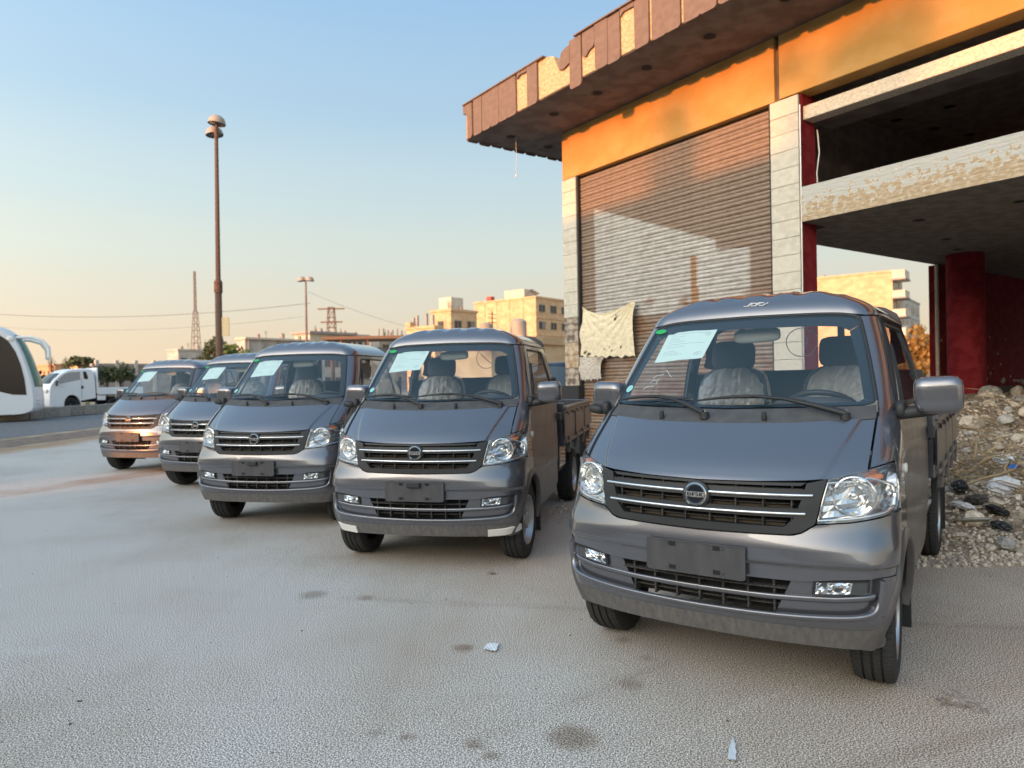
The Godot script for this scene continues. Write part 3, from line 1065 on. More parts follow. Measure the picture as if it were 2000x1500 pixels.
	T.add_child(RK)
	for x in [-0.40, 0.245]:
		obj("rack_post", bxm(Vector3(x, 1.30, -1.56), Vector3(0.04, 0.96, 0.04), 0.006), M.black, RK)
	obj("rack_bar", bxm(Vector3(0, 1.745, -1.56), Vector3(0.95, 0.04, 0.04), 0.006), M.black, RK)
	# --- cab floor, dash, seats
	st = st_new()
	box(st, Vector3(0, 0.52, -0.55), Vector3(1.30, 0.10, 1.7), 0.01)
	box(st, Vector3(0, 0.62, -0.98), Vector3(1.25, 0.30, 0.75), 0.03)
	obj("cab_floor", st, M.under, T)
	st = st_new()
	loaf(st, Vector3(0, 1.09, -0.22), Vector3(1.32, 0.22, 0.48), 5.0, 18)
	loaf(st, Vector3(0.33, 1.17, -0.26), Vector3(0.42, 0.16, 0.30), 3.0, 12)
	obj("dashboard", st, M.dash, T)
	var SW = Node3D.new()
	SW.name = "steering_wheel"
	T.add_child(SW)
	SW.position = Vector3(0.33, 1.155, -0.50)
	SW.rotation.x = deg_to_rad(-38.0)
	st = st_new()
	var ring = []
	for k in 37: ring.append(Vector3(0.187 * cos(TAU * k / 36), 0, 0.187 * sin(TAU * k / 36)))
	tube(st, ring, [0.015], 8, false)
	obj("wheel_rim", st, M.black, SW)
	st = st_new()
	for a in [0.0, 2.2, 4.08]: tube(st, [Vector3.ZERO, Vector3(0.18 * cos(a), 0.0, 0.18 * sin(a))], [0.02, 0.012], 8)
	loaf(st, Vector3(0, 0.0, 0.0), Vector3(0.15, 0.06, 0.13), 3.0, 8)
	obj("wheel_hub", st, M.black, SW)
	for s in [-1.0, 1.0]:
		var S = Node3D.new()
		S.name = "seat" if s < 0 else "seat_001"
		T.add_child(S)
		S.position.x = 0.33 * s
		var back = Basis(Vector3.RIGHT, deg_to_rad(-9.0))
		st = st_new()
		loaf(st, Vector3(0, 0.83, -0.82), Vector3(0.48, 0.15, 0.52), 4.0, 12)
		obj("cushion", st, M.fabric, S)
		st = st_new()
		loaf(st, Vector3(0, 1.12, -1.08), Vector3(0.46, 0.60, 0.14), 3.6, 16, back)
		obj("backrest", st, M.fabric, S)
		st = st_new()
		loaf(st, Vector3(0, 1.495, -1.12), Vector3(0.268, 0.185, 0.10), 5.0, 14, back)
		obj("headrest", st, M.fabric, S)
		st = st_new()
		for x in [-0.06, 0.06]: tube(st, [Vector3(x, 1.36, -1.11), Vector3(x, 1.45, -1.12)], [0.006], 6)
		obj("headrest_posts", st, M.chrome, S)
		# crumpled clear cover
		st = st_new()
		var rows = []
		var nz = FastNoiseLite.new()
		nz.frequency = 7.0
		nz.seed = 31 + int(s)
		nz.fractal_octaves = 3
		nz.noise_type = FastNoiseLite.TYPE_CELLULAR
		nz.cellular_return_type = FastNoiseLite.RETURN_DISTANCE2_SUB
		for j in 45:
			var row = PackedVector3Array()
			for i in 45:
				var u = i / 44.0 * 2 - 1
				var v = j / 44.0 * 2 - 1
				var x = u * 0.245 * pow(1.0 - 0.85 * pow(maxf(v, 0.0), 5.0), 0.6) * (1.0 - 0.06 * v)
				var y = 1.12 + v * 0.315
				var z = -0.868 - 0.055 * (v + 1) - 0.12 * pow(absf(u), 5.0) - 0.10 * pow(maxf(v, 0.0), 6.0)
				z += 0.042 * nz.get_noise_2d(x * 1.5 + 5 * s, y * 0.6) + 0.016 * nz.get_noise_2d(x * 3.0, y * 2.2 + 9 * s)
				row.append(Vector3(x, y, z))
			rows.append(row)
		sheet(st, rows, Vector3(0, 0, 1))
		obj("clear_cover", st, M.plastic_film, S)
	var IM = Node3D.new()
	IM.name = "interior_mirror"
	T.add_child(IM)
	st = st_new()
	loaf(st, Vector3(0.02, 1.578, -0.40), Vector3(0.245, 0.075, 0.035), 5.0, 12, Basis(Vector3.BACK, 0.04))
	obj("mirror_shell", st, M.mirror_shell, IM)
	st = st_new()
	tube(st, [Vector3(0.02, 1.655, -0.375), Vector3(0.02, 1.61, -0.395)], [0.013, 0.009], 8)
	obj("mirror_stalk", st, M.black, IM)
	# --- on the windscreen: notice, stickers, wipers
	var ws = func(u: float, v: float) -> Vector2: return Vector2(lerpf(lerpf(-0.49, -0.205, u), lerpf(-0.455, -0.165, u), v), lerpf(lerpf(1.447, 1.466, u), lerpf(1.618, 1.622, u), v) - 0.012 * (1.0 - u) * v * (1.0 if u < 0.15 else 0.0))
	st = st_new()
	var rows2 = []
	var uvs = []
	for j in 7:
		var row = PackedVector3Array()
		var uv = PackedVector2Array()
		for i in 11:
			var q: Vector2 = ws.call(i / 10.0, j / 6.0)
			row.append(skin(q) - skin_n(q) * (0.006 + 0.002 * sin(i * 0.9)))
			uv.append(Vector2(i / 10.0, 1.0 - j / 6.0))
		rows2.append(row)
		uvs.append(uv)
	sheet(st, rows2, Vector3(0, 0.5, 1), uvs)
	obj("paper_notice", st, M.paper, T)
	for d in [[-0.505, 1.622, 0.036, 0.017, "green"], [-0.592, 1.30, 0.022, 0.024, "teal"]]:
		st = st_new()
		var c = skin(Vector2(d[0], d[1]))
		var n = skin_n(Vector2(d[0], d[1]))
		var bx = Vector3.UP.cross(n).normalized()
		for k in 24:
			tri(st, c + n * 0.003, c + n * 0.003 + bx * d[2] * cos(TAU * k / 24) + n.cross(bx) * d[3] * sin(TAU * k / 24), c + n * 0.003 + bx * d[2] * cos(TAU * (k + 1) / 24) + n.cross(bx) * d[3] * sin(TAU * (k + 1) / 24), n)
		obj("sticker", st, M[d[4]], T)
	for w in [[-0.075, -0.40, -0.63, -0.17], [0.535, 0.10, -0.155, 0.36]]:
		var WP = Node3D.new()
		WP.name = "wiper" if w[0] < 0 else "wiper_001"
		T.add_child(WP)
		var at = func(x: float, y: float, o: float) -> Vector3: return skin(Vector2(x, y)) + skin_n(Vector2(x, y)) * o
		st = st_new()
		lathe(st, [Vector2(0.022, -0.01), Vector2(0.020, 0.022), Vector2(0.0, 0.026)], Transform3D(Basis(), at.call(w[0], 1.168, 0.0)), 16)
		obj("wiper_pivot", st, M.black, WP)
		st = st_new()
		lathe(st, [Vector2(0.010, 0.02), Vector2(0.010, 0.036), Vector2(0.0, 0.036)], Transform3D(Basis(), at.call(w[0], 1.168, 0.0)), 6, true)
		obj("wiper_nut", st, M.steel, WP)
		st = st_new()
		tube(st, [at.call(w[0], 1.17, 0.02), at.call(lerpf(w[0], w[1], 0.3), 1.195, 0.03), at.call(lerpf(w[0], w[1], 0.6), 1.222, 0.034), at.call(w[1], 1.245, 0.028)], [0.016, 0.013, 0.008, 0.006], 8)
		obj("wiper_arm", st, M.black, WP)
		st = st_new()
		var bp = []
		for k in 13:
			var x = lerpf(w[2], w[3], k / 12.0)
			bp.append(at.call(x, 1.232 + 0.012 * sin(PI * k / 12.0), 0.012 + 0.012 * sin(PI * k / 12.0)))
		tube(st, bp, [0.003, 0.006, 0.007, 0.008, 0.009, 0.010, 0.011, 0.010, 0.009, 0.008, 0.007, 0.006, 0.003], 6)
		obj("wiper_blade", st, M.black, WP)
	for x in [-0.30, 0.205]:
		st = st_new()
		var p = skin(Vector2(x, 1.165))
		tube(st, [p + Vector3(0, -0.01, 0), p + Vector3(0, 0.014, 0.004), p + Vector3(0, 0.03, 0.004)], [0.013, 0.011, 0.009], 10)
		obj("washer_nozzle", st, M.black, T)
	# --- wheels
	make_wheel(T, Vector3(0.635, 0.288, 0), 1.0, 0.05)
	make_wheel(T, Vector3(-0.635, 0.288, 0), -1.0, 0.05)
	make_wheel(T, Vector3(0.635, 0.288, -2.61), 1.0)
	make_wheel(T, Vector3(-0.635, 0.288, -2.61), -1.0)
	for s in [1.0, -1.0]:
		obj("mud_flap", bxm(Vector3(0.635 * s, 0.30, -0.40), Vector3(0.20, 0.36, 0.012), 0.003), M.black, T)
		obj("mud_flap", bxm(Vector3(0.635 * s, 0.30, -3.02), Vector3(0.20, 0.36, 0.012), 0.003), M.black, T)
	# --- chassis and wheel wells
	st = st_new()
	for s in [1.0, -1.0]:
		box(st, Vector3(0.36 * s, 0.46, -1.75), Vector3(0.07, 0.12, 3.7), 0.01)
		box(st, Vector3(0.52 * s, 0.72, -0.10), Vector3(0.36, 0.04, 0.60))
		box(st, Vector3(0.46 * s, 0.50, -0.06), Vector3(0.03, 0.45, 0.70))
	box(st, Vector3(0, 0.62, 0.05), Vector3(1.30, 0.10, 0.40))
	box(st, Vector3(0, 0.42, 0.12), Vector3(0.90, 0.26, 0.10))
	box(st, Vector3(0, 0.36, -0.7), Vector3(0.60, 0.10, 1.0))
	box(st, Vector3(-0.52, 0.46, -1.85), Vector3(0.30, 0.24, 0.55), 0.04)
	tube(st, [Vector3(-0.6, 0.288, -2.61), Vector3(0.6, 0.288, -2.61)], [0.045], 10)
	tube(st, [Vector3(-0.6, 0.27, 0), Vector3(0.6, 0.27, 0)], [0.03], 10)
	for s in [1.0, -1.0]:
		box(st, Vector3(0.50 * s, 0.37, -2.61), Vector3(0.06, 0.05, 1.1), 0.01)
	obj("chassis", st, M.under, T)
	for s in [1.0, -1.0]:
		obj("battery_box" if s < 0 else "air_tank", bxm(Vector3(0.60 * s, 0.56, -1.72), Vector3(0.22, 0.24, 0.36), 0.02), M.dark_metal, T)
	# --- load bed
	var L = Node3D.new()
	L.name = "load_bed"
	T.add_child(L)
	obj("bed_floor", bxm(Vector3(0, 0.73, -2.60), Vector3(1.54, 0.05, 2.12), 0.005), M.bed_inside, L)
	st = st_new()
	for k in 6: box(st, Vector3(0, 0.675, -1.65 - k * 0.37), Vector3(1.40, 0.06, 0.06))
	obj("cross_members", st, M.dark_metal, L).set_meta("kind", "stuff")
	obj("bed_headboard", bxm(Vector3(0, 0.92, -1.53), Vector3(1.54, 0.42, 0.035), 0.008), M.paint, L)
	obj("tailgate", bxm(Vector3(0, 0.91, -3.67), Vector3(1.54, 0.38, 0.035), 0.008), M.paint, L)
	for s in [1.0, -1.0]:
		var SD = Node3D.new()
		SD.name = "bed_side" if s > 0 else "bed_side_001"
		L.add_child(SD)
		st = st_new()
		box(st, Vector3(0.772 * s, 0.905, -2.60), Vector3(0.024, 0.33, 2.10), 0.004)
		for z in [-1.80, -2.60, -3.40]:
			box(st, Vector3(0.787 * s, 0.905, z), Vector3(0.012, 0.23, 0.68), 0.005)
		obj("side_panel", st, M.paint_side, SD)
		st = st_new()
		box(st, Vector3(0.772 * s, 1.078, -2.60), Vector3(0.05, 0.034, 2.12), 0.010)
		box(st, Vector3(0.778 * s, 0.742, -2.60), Vector3(0.04, 0.034, 2.12), 0.010)
		obj("side_rail", st, M.paint_side, SD)
		st = st_new()
		for k in 6:
			var z = -1.68 - k * 0.37
			tube(st, [Vector3(0.788 * s, 1.04, z + 0.03), Vector3(0.797 * s, 1.025, z + 0.025), Vector3(0.797 * s, 1.02, z - 0.02), Vector3(0.788 * s, 0.995, z - 0.03)], [0.005], 6)
		obj("rope_hooks", st, M.dark_metal, SD).set_meta("kind", "stuff")
		st = st_new()
		for k in 4:
			var z = -1.75 - k * 0.56
			box(st, Vector3(0.795 * s, 0.745, z), Vector3(0.02, 0.09, 0.07), 0.005)
			box(st, Vector3(0.78 * s, 0.675, z), Vector3(0.04, 0.10, 0.045), 0.005)
		obj("hinges", st, M.paint_side, SD).set_meta("kind", "stuff")
		st = st_new()
		box(st, Vector3(0.70 * s, 0.60, -1.78), Vector3(0.03, 0.24, 0.40), 0.01)
		obj("side_skirt", st, M.paint, SD)
	return T

# ---------------------------------------------------------------- sky: clear dusk air, blue above, cream near the horizon, warmer towards the low sun
func make_sky() -> PanoramaSkyMaterial:
	var w = 512
	var h = 256
	var im = Image.create(w, h, false, Image.FORMAT_RGBF)
	var stops = [[-90.0, 0.130, 0.115, 0.100], [-2.0, 0.280, 0.245, 0.200], [0.0, 0.507, 0.398, 0.284], [3.0, 0.502, 0.420, 0.305], [6.0, 0.469, 0.442, 0.362], [10.0, 0.420, 0.464, 0.428], [15.0, 0.350, 0.442, 0.474], [21.0, 0.264, 0.382, 0.488], [29.0, 0.208, 0.342, 0.497], [45.0, 0.186, 0.309, 0.469], [90.0, 0.181, 0.291, 0.442]]
	var sun = Vector3(-0.70, 0.0875, 0.71).normalized()
	for y in h:
		var el = 90.0 - (y + 0.5) * 180.0 / h
		var i = 0
		while i < stops.size() - 2 and el > stops[i + 1][0]: i += 1
		var f = clampf((el - stops[i][0]) / (stops[i + 1][0] - stops[i][0]), 0, 1)
		f = f * f * (3 - 2 * f) * 0.5 + f * 0.5
		var c = Color(lerpf(stops[i][1], stops[i + 1][1], f), lerpf(stops[i][2], stops[i + 1][2], f), lerpf(stops[i][3], stops[i + 1][3], f))
		for x in w:
			var az = ((x + 0.5) / w) * TAU
			var d = Vector3(sin(az) * cos(deg_to_rad(el)), sin(deg_to_rad(el)), -cos(az) * cos(deg_to_rad(el)))
			var k = d.dot(sun)
			var g = 2.6 * pow((1.0 + k) * 0.5, 3.0)
			var q = pow(maxf(k, 0.0), 6.0) * 4.0 + pow(maxf(k, 0.0), 60.0) * 6.0
			if el < 0:
				q = 0.0
				g *= maxf(0.0, 1.0 + el / 8.0)
			im.set_pixel(x, y, Color(c.r * (1.0 + g * 1.05) + q, c.g * (1.0 + g * 0.84) + q * 0.82, c.b * (1.0 + g * 0.64) + q * 0.62))
	var m = PanoramaSkyMaterial.new()
	m.panorama = ImageTexture.create_from_image(im)
	m.energy_multiplier = 1.0
	return m

# ---------------------------------------------------------------- the derelict canopy building
func peel_image(base: Color, under: Color, deep: Color, sd: int, share: float) -> ImageTexture:
	var n = FastNoiseLite.new()
	n.seed = sd
	n.frequency = 0.008
	n.fractal_octaves = 6
	var n2 = FastNoiseLite.new()
	n2.seed = sd + 3
	n2.frequency = 0.02
	n2.noise_type = FastNoiseLite.TYPE_CELLULAR
	n2.cellular_return_type = FastNoiseLite.RETURN_DISTANCE2_SUB
	var im = Image.create(1024, 512, false, Image.FORMAT_RGB8)
	for y in 512:
		var bias = share * (y / 512.0 - 0.45)
		for x in 1024:
			var v = n.get_noise_2d(x * 3.4, y) + 0.35 * n.get_noise_2d(x * 12.0, y * 3.6) + bias
			var c = base
			if v > 0.02: c = under.lerp(deep, clampf((n.get_noise_2d(x * 4.0 + 900, y * 2.0)) * 1.6 + 0.35, 0, 1))
			elif v > -0.02: c = base.lerp(Color(0.93, 0.91, 0.88), 0.8)
			elif n2.get_noise_2d(x * 1.6 + 40 * n.get_noise_2d(x * 2.0, y * 2.0), y * 0.5) < -0.985: c = base.darkened(0.3)
			im.set_pixel(x, y, c.lerp(c.darkened(0.12), 0.5 + 0.5 * n.get_noise_2d(x * 20.0, y * 6.0)))
	return ImageTexture.create_from_image(im)

func build_canopy_building() -> void:
	var B = thing("canopy_building", "derelict yellow and red building with a deep brown canopy and closed roller shutter", "building", Vector3(3.647, 0, -9.0), -0.949)
	var ochre = rough_mat(lin(0.46, 0.245, 0.062), lin(0.51, 0.29, 0.095), 0.35, 0.012, 0.8, 0.25, 31)
	var brown = rough_mat(lin(0.145, 0.100, 0.078), lin(0.175, 0.122, 0.096), 0.8, 0.02, 0.8, 0.15, 32)
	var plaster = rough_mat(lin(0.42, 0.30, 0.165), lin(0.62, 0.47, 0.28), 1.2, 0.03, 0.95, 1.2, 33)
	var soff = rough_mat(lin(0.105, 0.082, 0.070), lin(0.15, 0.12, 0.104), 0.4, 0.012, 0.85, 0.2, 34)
	var dark = mat(lin(0.01, 0.01, 0.01), 0.9)
	var red = rough_mat(lin(0.175, 0.017, 0.023), lin(0.24, 0.030, 0.036), 0.6, 0.015, 0.9, 0.15, 35)
	red.metallic_specular = 0.2
	# --- roof
	obj("roof_slab", bxm(Vector3(1.10, 5.895, -4.0), Vector3(13.72, 0.30, 10.46)), plaster, B)
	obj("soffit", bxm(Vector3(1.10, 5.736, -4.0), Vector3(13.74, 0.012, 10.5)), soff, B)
	var st = st_new()
	for s in [[-5.79, -4.02], [-3.50, -3.38]]: pass
	# broken parapet: a notch near the corner
	for seg in [[-5.80, -3.44, 6.36], [-2.72, 8.0, 6.38]]:
		obj("coping", bxm(Vector3((seg[0] + seg[1]) / 2, seg[2] - 0.012, 1.16), Vector3(seg[1] - seg[0], 0.024, 0.34), 0.005), brown, B)
	st = st_new()
	prism(st, PackedVector2Array([Vector2(-5.76, 5.745), Vector2(7.9, 5.745), Vector2(7.9, 6.345), Vector2(-2.72, 6.345), Vector2(-2.74, 6.25), Vector2(-2.86, 6.22), Vector2(-2.98, 6.23), Vector2(-3.05, 6.10), Vector2(-3.14, 6.07), Vector2(-3.20, 6.18), Vector2(-3.24, 6.28), Vector2(-3.36, 6.32), Vector2(-3.44, 6.34), Vector2(-5.76, 6.34)]), 1.12, 1.265)
	obj("parapet", st, plaster, B)
	st = st_new()
	box(st, Vector3(-5.70, 6.04, -4.0), Vector3(0.13, 0.60, 10.2))
	obj("parapet", st, plaster, B)
	# --- fascia panels
	var panel = func(w: float, h0: float, h1: float, cut: int) -> ArrayMesh:
		var p = PackedVector2Array()
		var a = -w / 2 + 0.005
		var b = w / 2 - 0.005
		if cut == 1:
			p = PackedVector2Array([Vector2(a, h1), Vector2(a, h1 - 0.33), Vector2(a + 0.07, h1 - 0.36), Vector2(a + 0.13, h1 - 0.30), Vector2(b - 0.03, h1 - 0.27), Vector2(b, h1 - 0.22), Vector2(b, h1)])
		elif cut == 2:
			p = PackedVector2Array([Vector2(a, h1), Vector2(a, h1 - 0.10), Vector2(a + 0.06, h1 - 0.05), Vector2(b, h1 - 0.06), Vector2(b, h1)])
		elif cut == 3:
			p = PackedVector2Array([Vector2(a + 0.06, h1 - 0.10), Vector2(a + 0.02, h1 - 0.22), Vector2(a, h1 - 0.33), Vector2(a + 0.10, h1 - 0.36), Vector2(b, h1 - 0.31), Vector2(b, h1 - 0.05), Vector2(a + 0.16, h1 - 0.06)])
		elif cut == 4:
			p = PackedVector2Array([Vector2(a - 0.03, h1), Vector2(a - 0.03, h1 - 0.16), Vector2(a + 0.07, h1 - 0.17), Vector2(a + 0.10, h1 - 0.24), Vector2(a + 0.10, h0 + 0.03), Vector2(b - 0.05, h0), Vector2(b, h0 + 0.05), Vector2(b, h1)])
		else:
			p.append(Vector2(a, h1))
			for k in 5: p.append(Vector2(a + 0.05 - 0.05 * cos(PI * 0.125 * k), h0 + 0.05 - 0.05 * sin(PI * 0.125 * k)))
			for k in 5: p.append(Vector2(b - 0.05 + 0.05 * sin(PI * 0.125 * k), h0 + 0.05 - 0.05 * cos(PI * 0.125 * k)))
			p.append(Vector2(b, h1))
		var s2 = st_new()
		prism(s2, p, 0.0, 0.028)
		return commit(s2)
	var m0: ArrayMesh = panel.call(0.266, 5.70, 6.345, 0)
	var m1: ArrayMesh = panel.call(0.266, 5.625, 6.345, 0)
	var mh: ArrayMesh = panel.call(0.266, 5.70, 6.345, 1)
	var mt: ArrayMesh = panel.call(0.266, 5.70, 6.345, 2)
	var mb: ArrayMesh = panel.call(0.266, 5.70, 6.345, 3)
	var mc: ArrayMesh = panel.call(0.266, 5.70, 6.345, 4)
	for k in 51:
		var x = -5.62 + 0.2655 * k
		var m: ArrayMesh = m0
		if k == 0: m = mc
		elif k in [6, 15]: m = mt
		elif k in [8, 9]: continue
		elif k == 10: m = mb
		elif k == 11: m = m1
		elif k == 12: m = mh
		if x > 7.9: break
		var o = mi("fascia_panel", m, brown, B)
		o.position = Vector3(x, rr(-0.006, 0.006), 1.268 + rr(0.0, 0.012))
		o.rotation.y = rr(-0.012, 0.012)
		o.rotation.z = rr(-0.006, 0.006)
	for k in 38:
		var o = mi("fascia_panel", m0, brown, B)
		o.rotation.y = -PI / 2
		o.position = Vector3(-5.768 - rr(0.0, 0.004), rr(-0.01, 0.01), 1.12 - 0.266 * k)
	# --- recessed lights in the canopy, a dangling wire
	for q in [[-0.75, 0.72], [-1.85, 0.72], [-2.89, 0.70], [-3.93, 0.71], [-5.2, 0.68], [-5.28, -0.24], [0.35, 0.72], [1.45, 0.72], [-5.28, -1.35]]:
		var l = Node3D.new()
		var ln = 0
		while B.has_node("ceiling_light" if ln == 0 else "ceiling_light_%03d" % ln): ln += 1
		l.name = "ceiling_light" if ln == 0 else "ceiling_light_%03d" % ln
		B.add_child(l, true)
		l.position = Vector3(q[0], 5.73, q[1])
		st = st_new()
		lathe(st, [Vector2(0.078, 0.0), Vector2(0.095, -0.008), Vector2(0.100, -0.002), Vector2(0.100, 0.0)], Transform3D(), 24)
		obj("light_rim", st, soff, l)
		st = st_new()
		lathe(st, [Vector2(0.0, -0.003), Vector2(0.078, -0.003)], Transform3D(), 24)
		obj("light_socket", st, dark, l)
	st = st_new()
	tube(st, [Vector3(-5.16, 5.73, 0.60), Vector3(-5.155, 5.4, 0.602), Vector3(-5.165, 5.05, 0.605)], [0.004], 5)
	loaf(st, Vector3(-5.165, 5.03, 0.605), Vector3(0.03, 0.06, 0.03), 2.5, 6)
	obj("dangling_wire", st, M.tape, B)
	# --- beams
	obj("beam", bxm(Vector3(-2.455, 5.313, -0.13), Vector3(4.29, 0.833, 0.26), 0.006), ochre, B)
	obj("beam", bxm(Vector3(3.88, 5.318, -0.135), Vector3(8.24, 0.823, 0.27), 0.006), ochre, B)
	obj("beam_recess", bxm(Vector3(-0.275, 5.31, -0.16), Vector3(0.07, 0.80, 0.2)), soff, B)
	st = st_new()
	box(st, Vector3(-4.49, 5.31, -0.9), Vector3(0.22, 0.83, 1.28))
	obj("beam_return", st, ochre, B)
	# --- stone clad columns, each tile a piece
	var tiles = []
	for k in 4:
		tiles.append(rough_mat(lin(0.47 + 0.02 * k, 0.44 + 0.018 * k, 0.37 + 0.015 * k), lin(0.57, 0.54, 0.46), 1.0 + 0.3 * k, 0.015, 0.75, 0.15, 40 + k))
	var stained = rough_mat(lin(0.30, 0.19, 0.10), lin(0.50, 0.42, 0.32), 1.3, 0.012, 0.8, 0.2, 46)
	var sooty = rough_mat(lin(0.12, 0.09, 0.07), lin(0.42, 0.36, 0.29), 1.3, 0.012, 0.8, 0.2, 47)
	var mortar = rough_mat(lin(0.50, 0.46, 0.40), lin(0.62, 0.58, 0.52), 3.0, 0.03, 0.9, 0.2, 48)
	for c in [[-4.60, -4.235, 0.0], [-0.37, 0.03, 0.0]]:
		var C = Node3D.new()
		C.name = "stone_column" if c[0] < -4 else "stone_column_001"
		B.add_child(C)
		var w = c[1] - c[0]
		var dp = 0.30 if c[0] < -4 else 0.03
		obj("core", bxm(Vector3((c[0] + c[1]) / 2, 2.45, -0.015 - dp / 2), Vector3(w - 0.03, 4.88, dp)), mortar, C)
		var tm = commit(bxm(Vector3.ZERO, Vector3(w, 0.2185, 0.032), 0.005))
		var ts = commit(bxm(Vector3.ZERO, Vector3(0.032, 0.2185, 0.28), 0.005))
		for k in 22:
			var y = 0.11 + 0.222 * k
			var mm = tiles[rng.randi() % 4]
			if c[0] < -4 and k < 12: mm = sooty if k in [5, 6, 9, 10] else (stained if k < 10 else mm)
			var o = mi("stone_tile", tm, mm, C)
			o.position = Vector3((c[0] + c[1]) / 2, y, rr(-0.002, 0.002))
			for sd in ([c[0] + 0.001, c[1] - 0.001] if c[0] < -4 else []):
				o = mi("stone_tile", ts, mm, C)
				o.position = Vector3(sd, y, -0.158)
	obj("column_plinth", bxm(Vector3(-4.42, 0.62, -0.13), Vector3(0.46, 1.24, 0.40), 0.01), mat(lin(0.02, 0.02, 0.022), 0.8), B)
	st = st_new()
	tube(st, [Vector3(0.040, 0.0, -0.012), Vector3(0.040, 4.75, -0.012)], [0.012], 8)
	obj("drain_pipe", st, M.steel, B)
	# --- roller shutter: every slat a piece
	var R = Node3D.new()
	R.name = "roller_shutter"
	B.add_child(R)
	var sm = mat(Color.WHITE, 0.50, 0.25)
	sm.vertex_color_use_as_albedo = true
	sm.albedo_texture = noise_tex(0.02, Color(0.78, 0.76, 0.74), Color(1.0, 1.0, 1.0), 512, 5, 51)
	sm.uv1_triplanar = true
	sm.uv1_scale = Vector3(0.6, 3.0, 0.6)
	var nz = FastNoiseLite.new()
	nz.frequency = 1.3
	nz.seed = 17
	var poly = PackedVector2Array([Vector2(-3.86, 4.25), Vector2(-1.35, 3.3), Vector2(-1.35, 3.16), Vector2(-0.77, 3.1), Vector2(-0.78, 2.36), Vector2(-2.7, 2.34), Vector2(-3.86, 2.42)])  # outline of a pale sky reflection, painted into the slat colours
	var x0 = -4.235
	var x1 = -0.37
	var pitch = 0.115
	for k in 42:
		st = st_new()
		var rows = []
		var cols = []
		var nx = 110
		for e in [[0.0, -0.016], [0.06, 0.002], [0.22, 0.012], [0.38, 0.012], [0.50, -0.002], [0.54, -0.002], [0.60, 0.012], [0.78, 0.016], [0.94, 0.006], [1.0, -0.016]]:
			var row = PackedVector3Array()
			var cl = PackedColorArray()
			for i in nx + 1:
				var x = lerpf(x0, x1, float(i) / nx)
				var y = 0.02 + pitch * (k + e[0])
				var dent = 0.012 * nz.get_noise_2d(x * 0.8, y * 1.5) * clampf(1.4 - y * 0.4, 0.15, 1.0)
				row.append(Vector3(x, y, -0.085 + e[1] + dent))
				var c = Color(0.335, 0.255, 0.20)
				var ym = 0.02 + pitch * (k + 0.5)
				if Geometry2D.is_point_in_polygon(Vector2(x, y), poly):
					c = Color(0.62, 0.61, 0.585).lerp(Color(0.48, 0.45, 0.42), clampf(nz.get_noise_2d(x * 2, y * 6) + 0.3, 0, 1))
					if ym < 3.15 and absf(x + 1.73) < 0.05 + 0.05 * clampf((2.85 - ym), 0.0, 1.0): c = Color(0.44, 0.27, 0.15)  # orange stripe: sunlit tower in that reflection, painted in too
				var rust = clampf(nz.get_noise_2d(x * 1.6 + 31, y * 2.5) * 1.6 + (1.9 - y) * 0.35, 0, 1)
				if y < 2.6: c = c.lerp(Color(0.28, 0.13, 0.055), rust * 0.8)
				pass
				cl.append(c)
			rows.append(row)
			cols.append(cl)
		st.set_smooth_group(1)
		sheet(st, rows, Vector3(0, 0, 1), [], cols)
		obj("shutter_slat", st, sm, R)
	obj("shutter_rail", bxm(Vector3(-4.225, 2.45, -0.05), Vector3(0.05, 4.88, 0.09), 0.004), M.dark_metal, R)
	obj("shutter_rail", bxm(Vector3(-0.38, 2.45, -0.05), Vector3(0.05, 4.88, 0.09), 0.004), M.dark_metal, R)
	obj("shutter_hood", bxm(Vector3(-2.3, 4.88, -0.28), Vector3(3.86, 0.10, 0.3)), dark, R)
	# --- open bay: upper floor slab, walls, pillars
	var pm = mat(Color.WHITE, 0.85)
	pm.albedo_texture = peel_image(lin(0.50, 0.50, 0.47).lerp(Color.WHITE, 0.0), lin(0.42, 0.31, 0.19), lin(0.52, 0.44, 0.33), 61, 1.3)
	pm.heightmap_enabled = true
	pm.heightmap_texture = bump_tex(0.02, 512, 5, 63)
	pm.heightmap_scale = 1.0
	st = st_new()
	var rows3 = [PackedVector3Array(), PackedVector3Array()]
	var uv3 = [PackedVector2Array(), PackedVector2Array()]
	for i in 2:
		for j in 2:
			rows3[i].append(Vector3(0.05 if j == 0 else 8.0, 3.275 if i == 0 else 3.711, 0.004))
			uv3[i].append(Vector2(0.0 if j == 0 else 2.6, 1.0 - i))
	sheet(st, rows3, Vector3(0, 0, 1), uv3)
	obj("slab_edge_paint", st, pm, B)
	var ceil = rough_mat(lin(0.17, 0.15, 0.13), lin(0.235, 0.21, 0.185), 0.5, 0.015, 0.9, 0.4, 65)
	obj("floor_slab", bxm(Vector3(4.025, 3.493, -0.30), Vector3(7.95, 0.436, 0.60)), ceil, B)
	obj("floor_slab", bxm(Vector3(3.62, 3.493, -6.60), Vector3(8.76, 0.430, 12.0)), ceil, B)
	for q in [[0.9, -1.2], [2.0, -1.2], [0.5, -2.9], [1.7, -2.9], [0.2, -4.0], [1.2, -5.0], [2.6, -4.0]]:
		st = st_new()
		lathe(st, [Vector2(0.0, -0.004), Vector2(0.07, -0.004)], Transform3D(Basis(), Vector3(q[0], 3.273, q[1])), 16)
		obj("ceiling_hole", st, dark, B)
	var dk = rough_mat(lin(0.20, 0.165, 0.15), lin(0.28, 0.235, 0.215), 0.5, 0.015, 0.9, 0.3, 66)
	obj("upper_wall", bxm(Vector3(-0.95, 4.72, -6.6), Vector3(0.16, 2.02, 12.0)), dk, B)
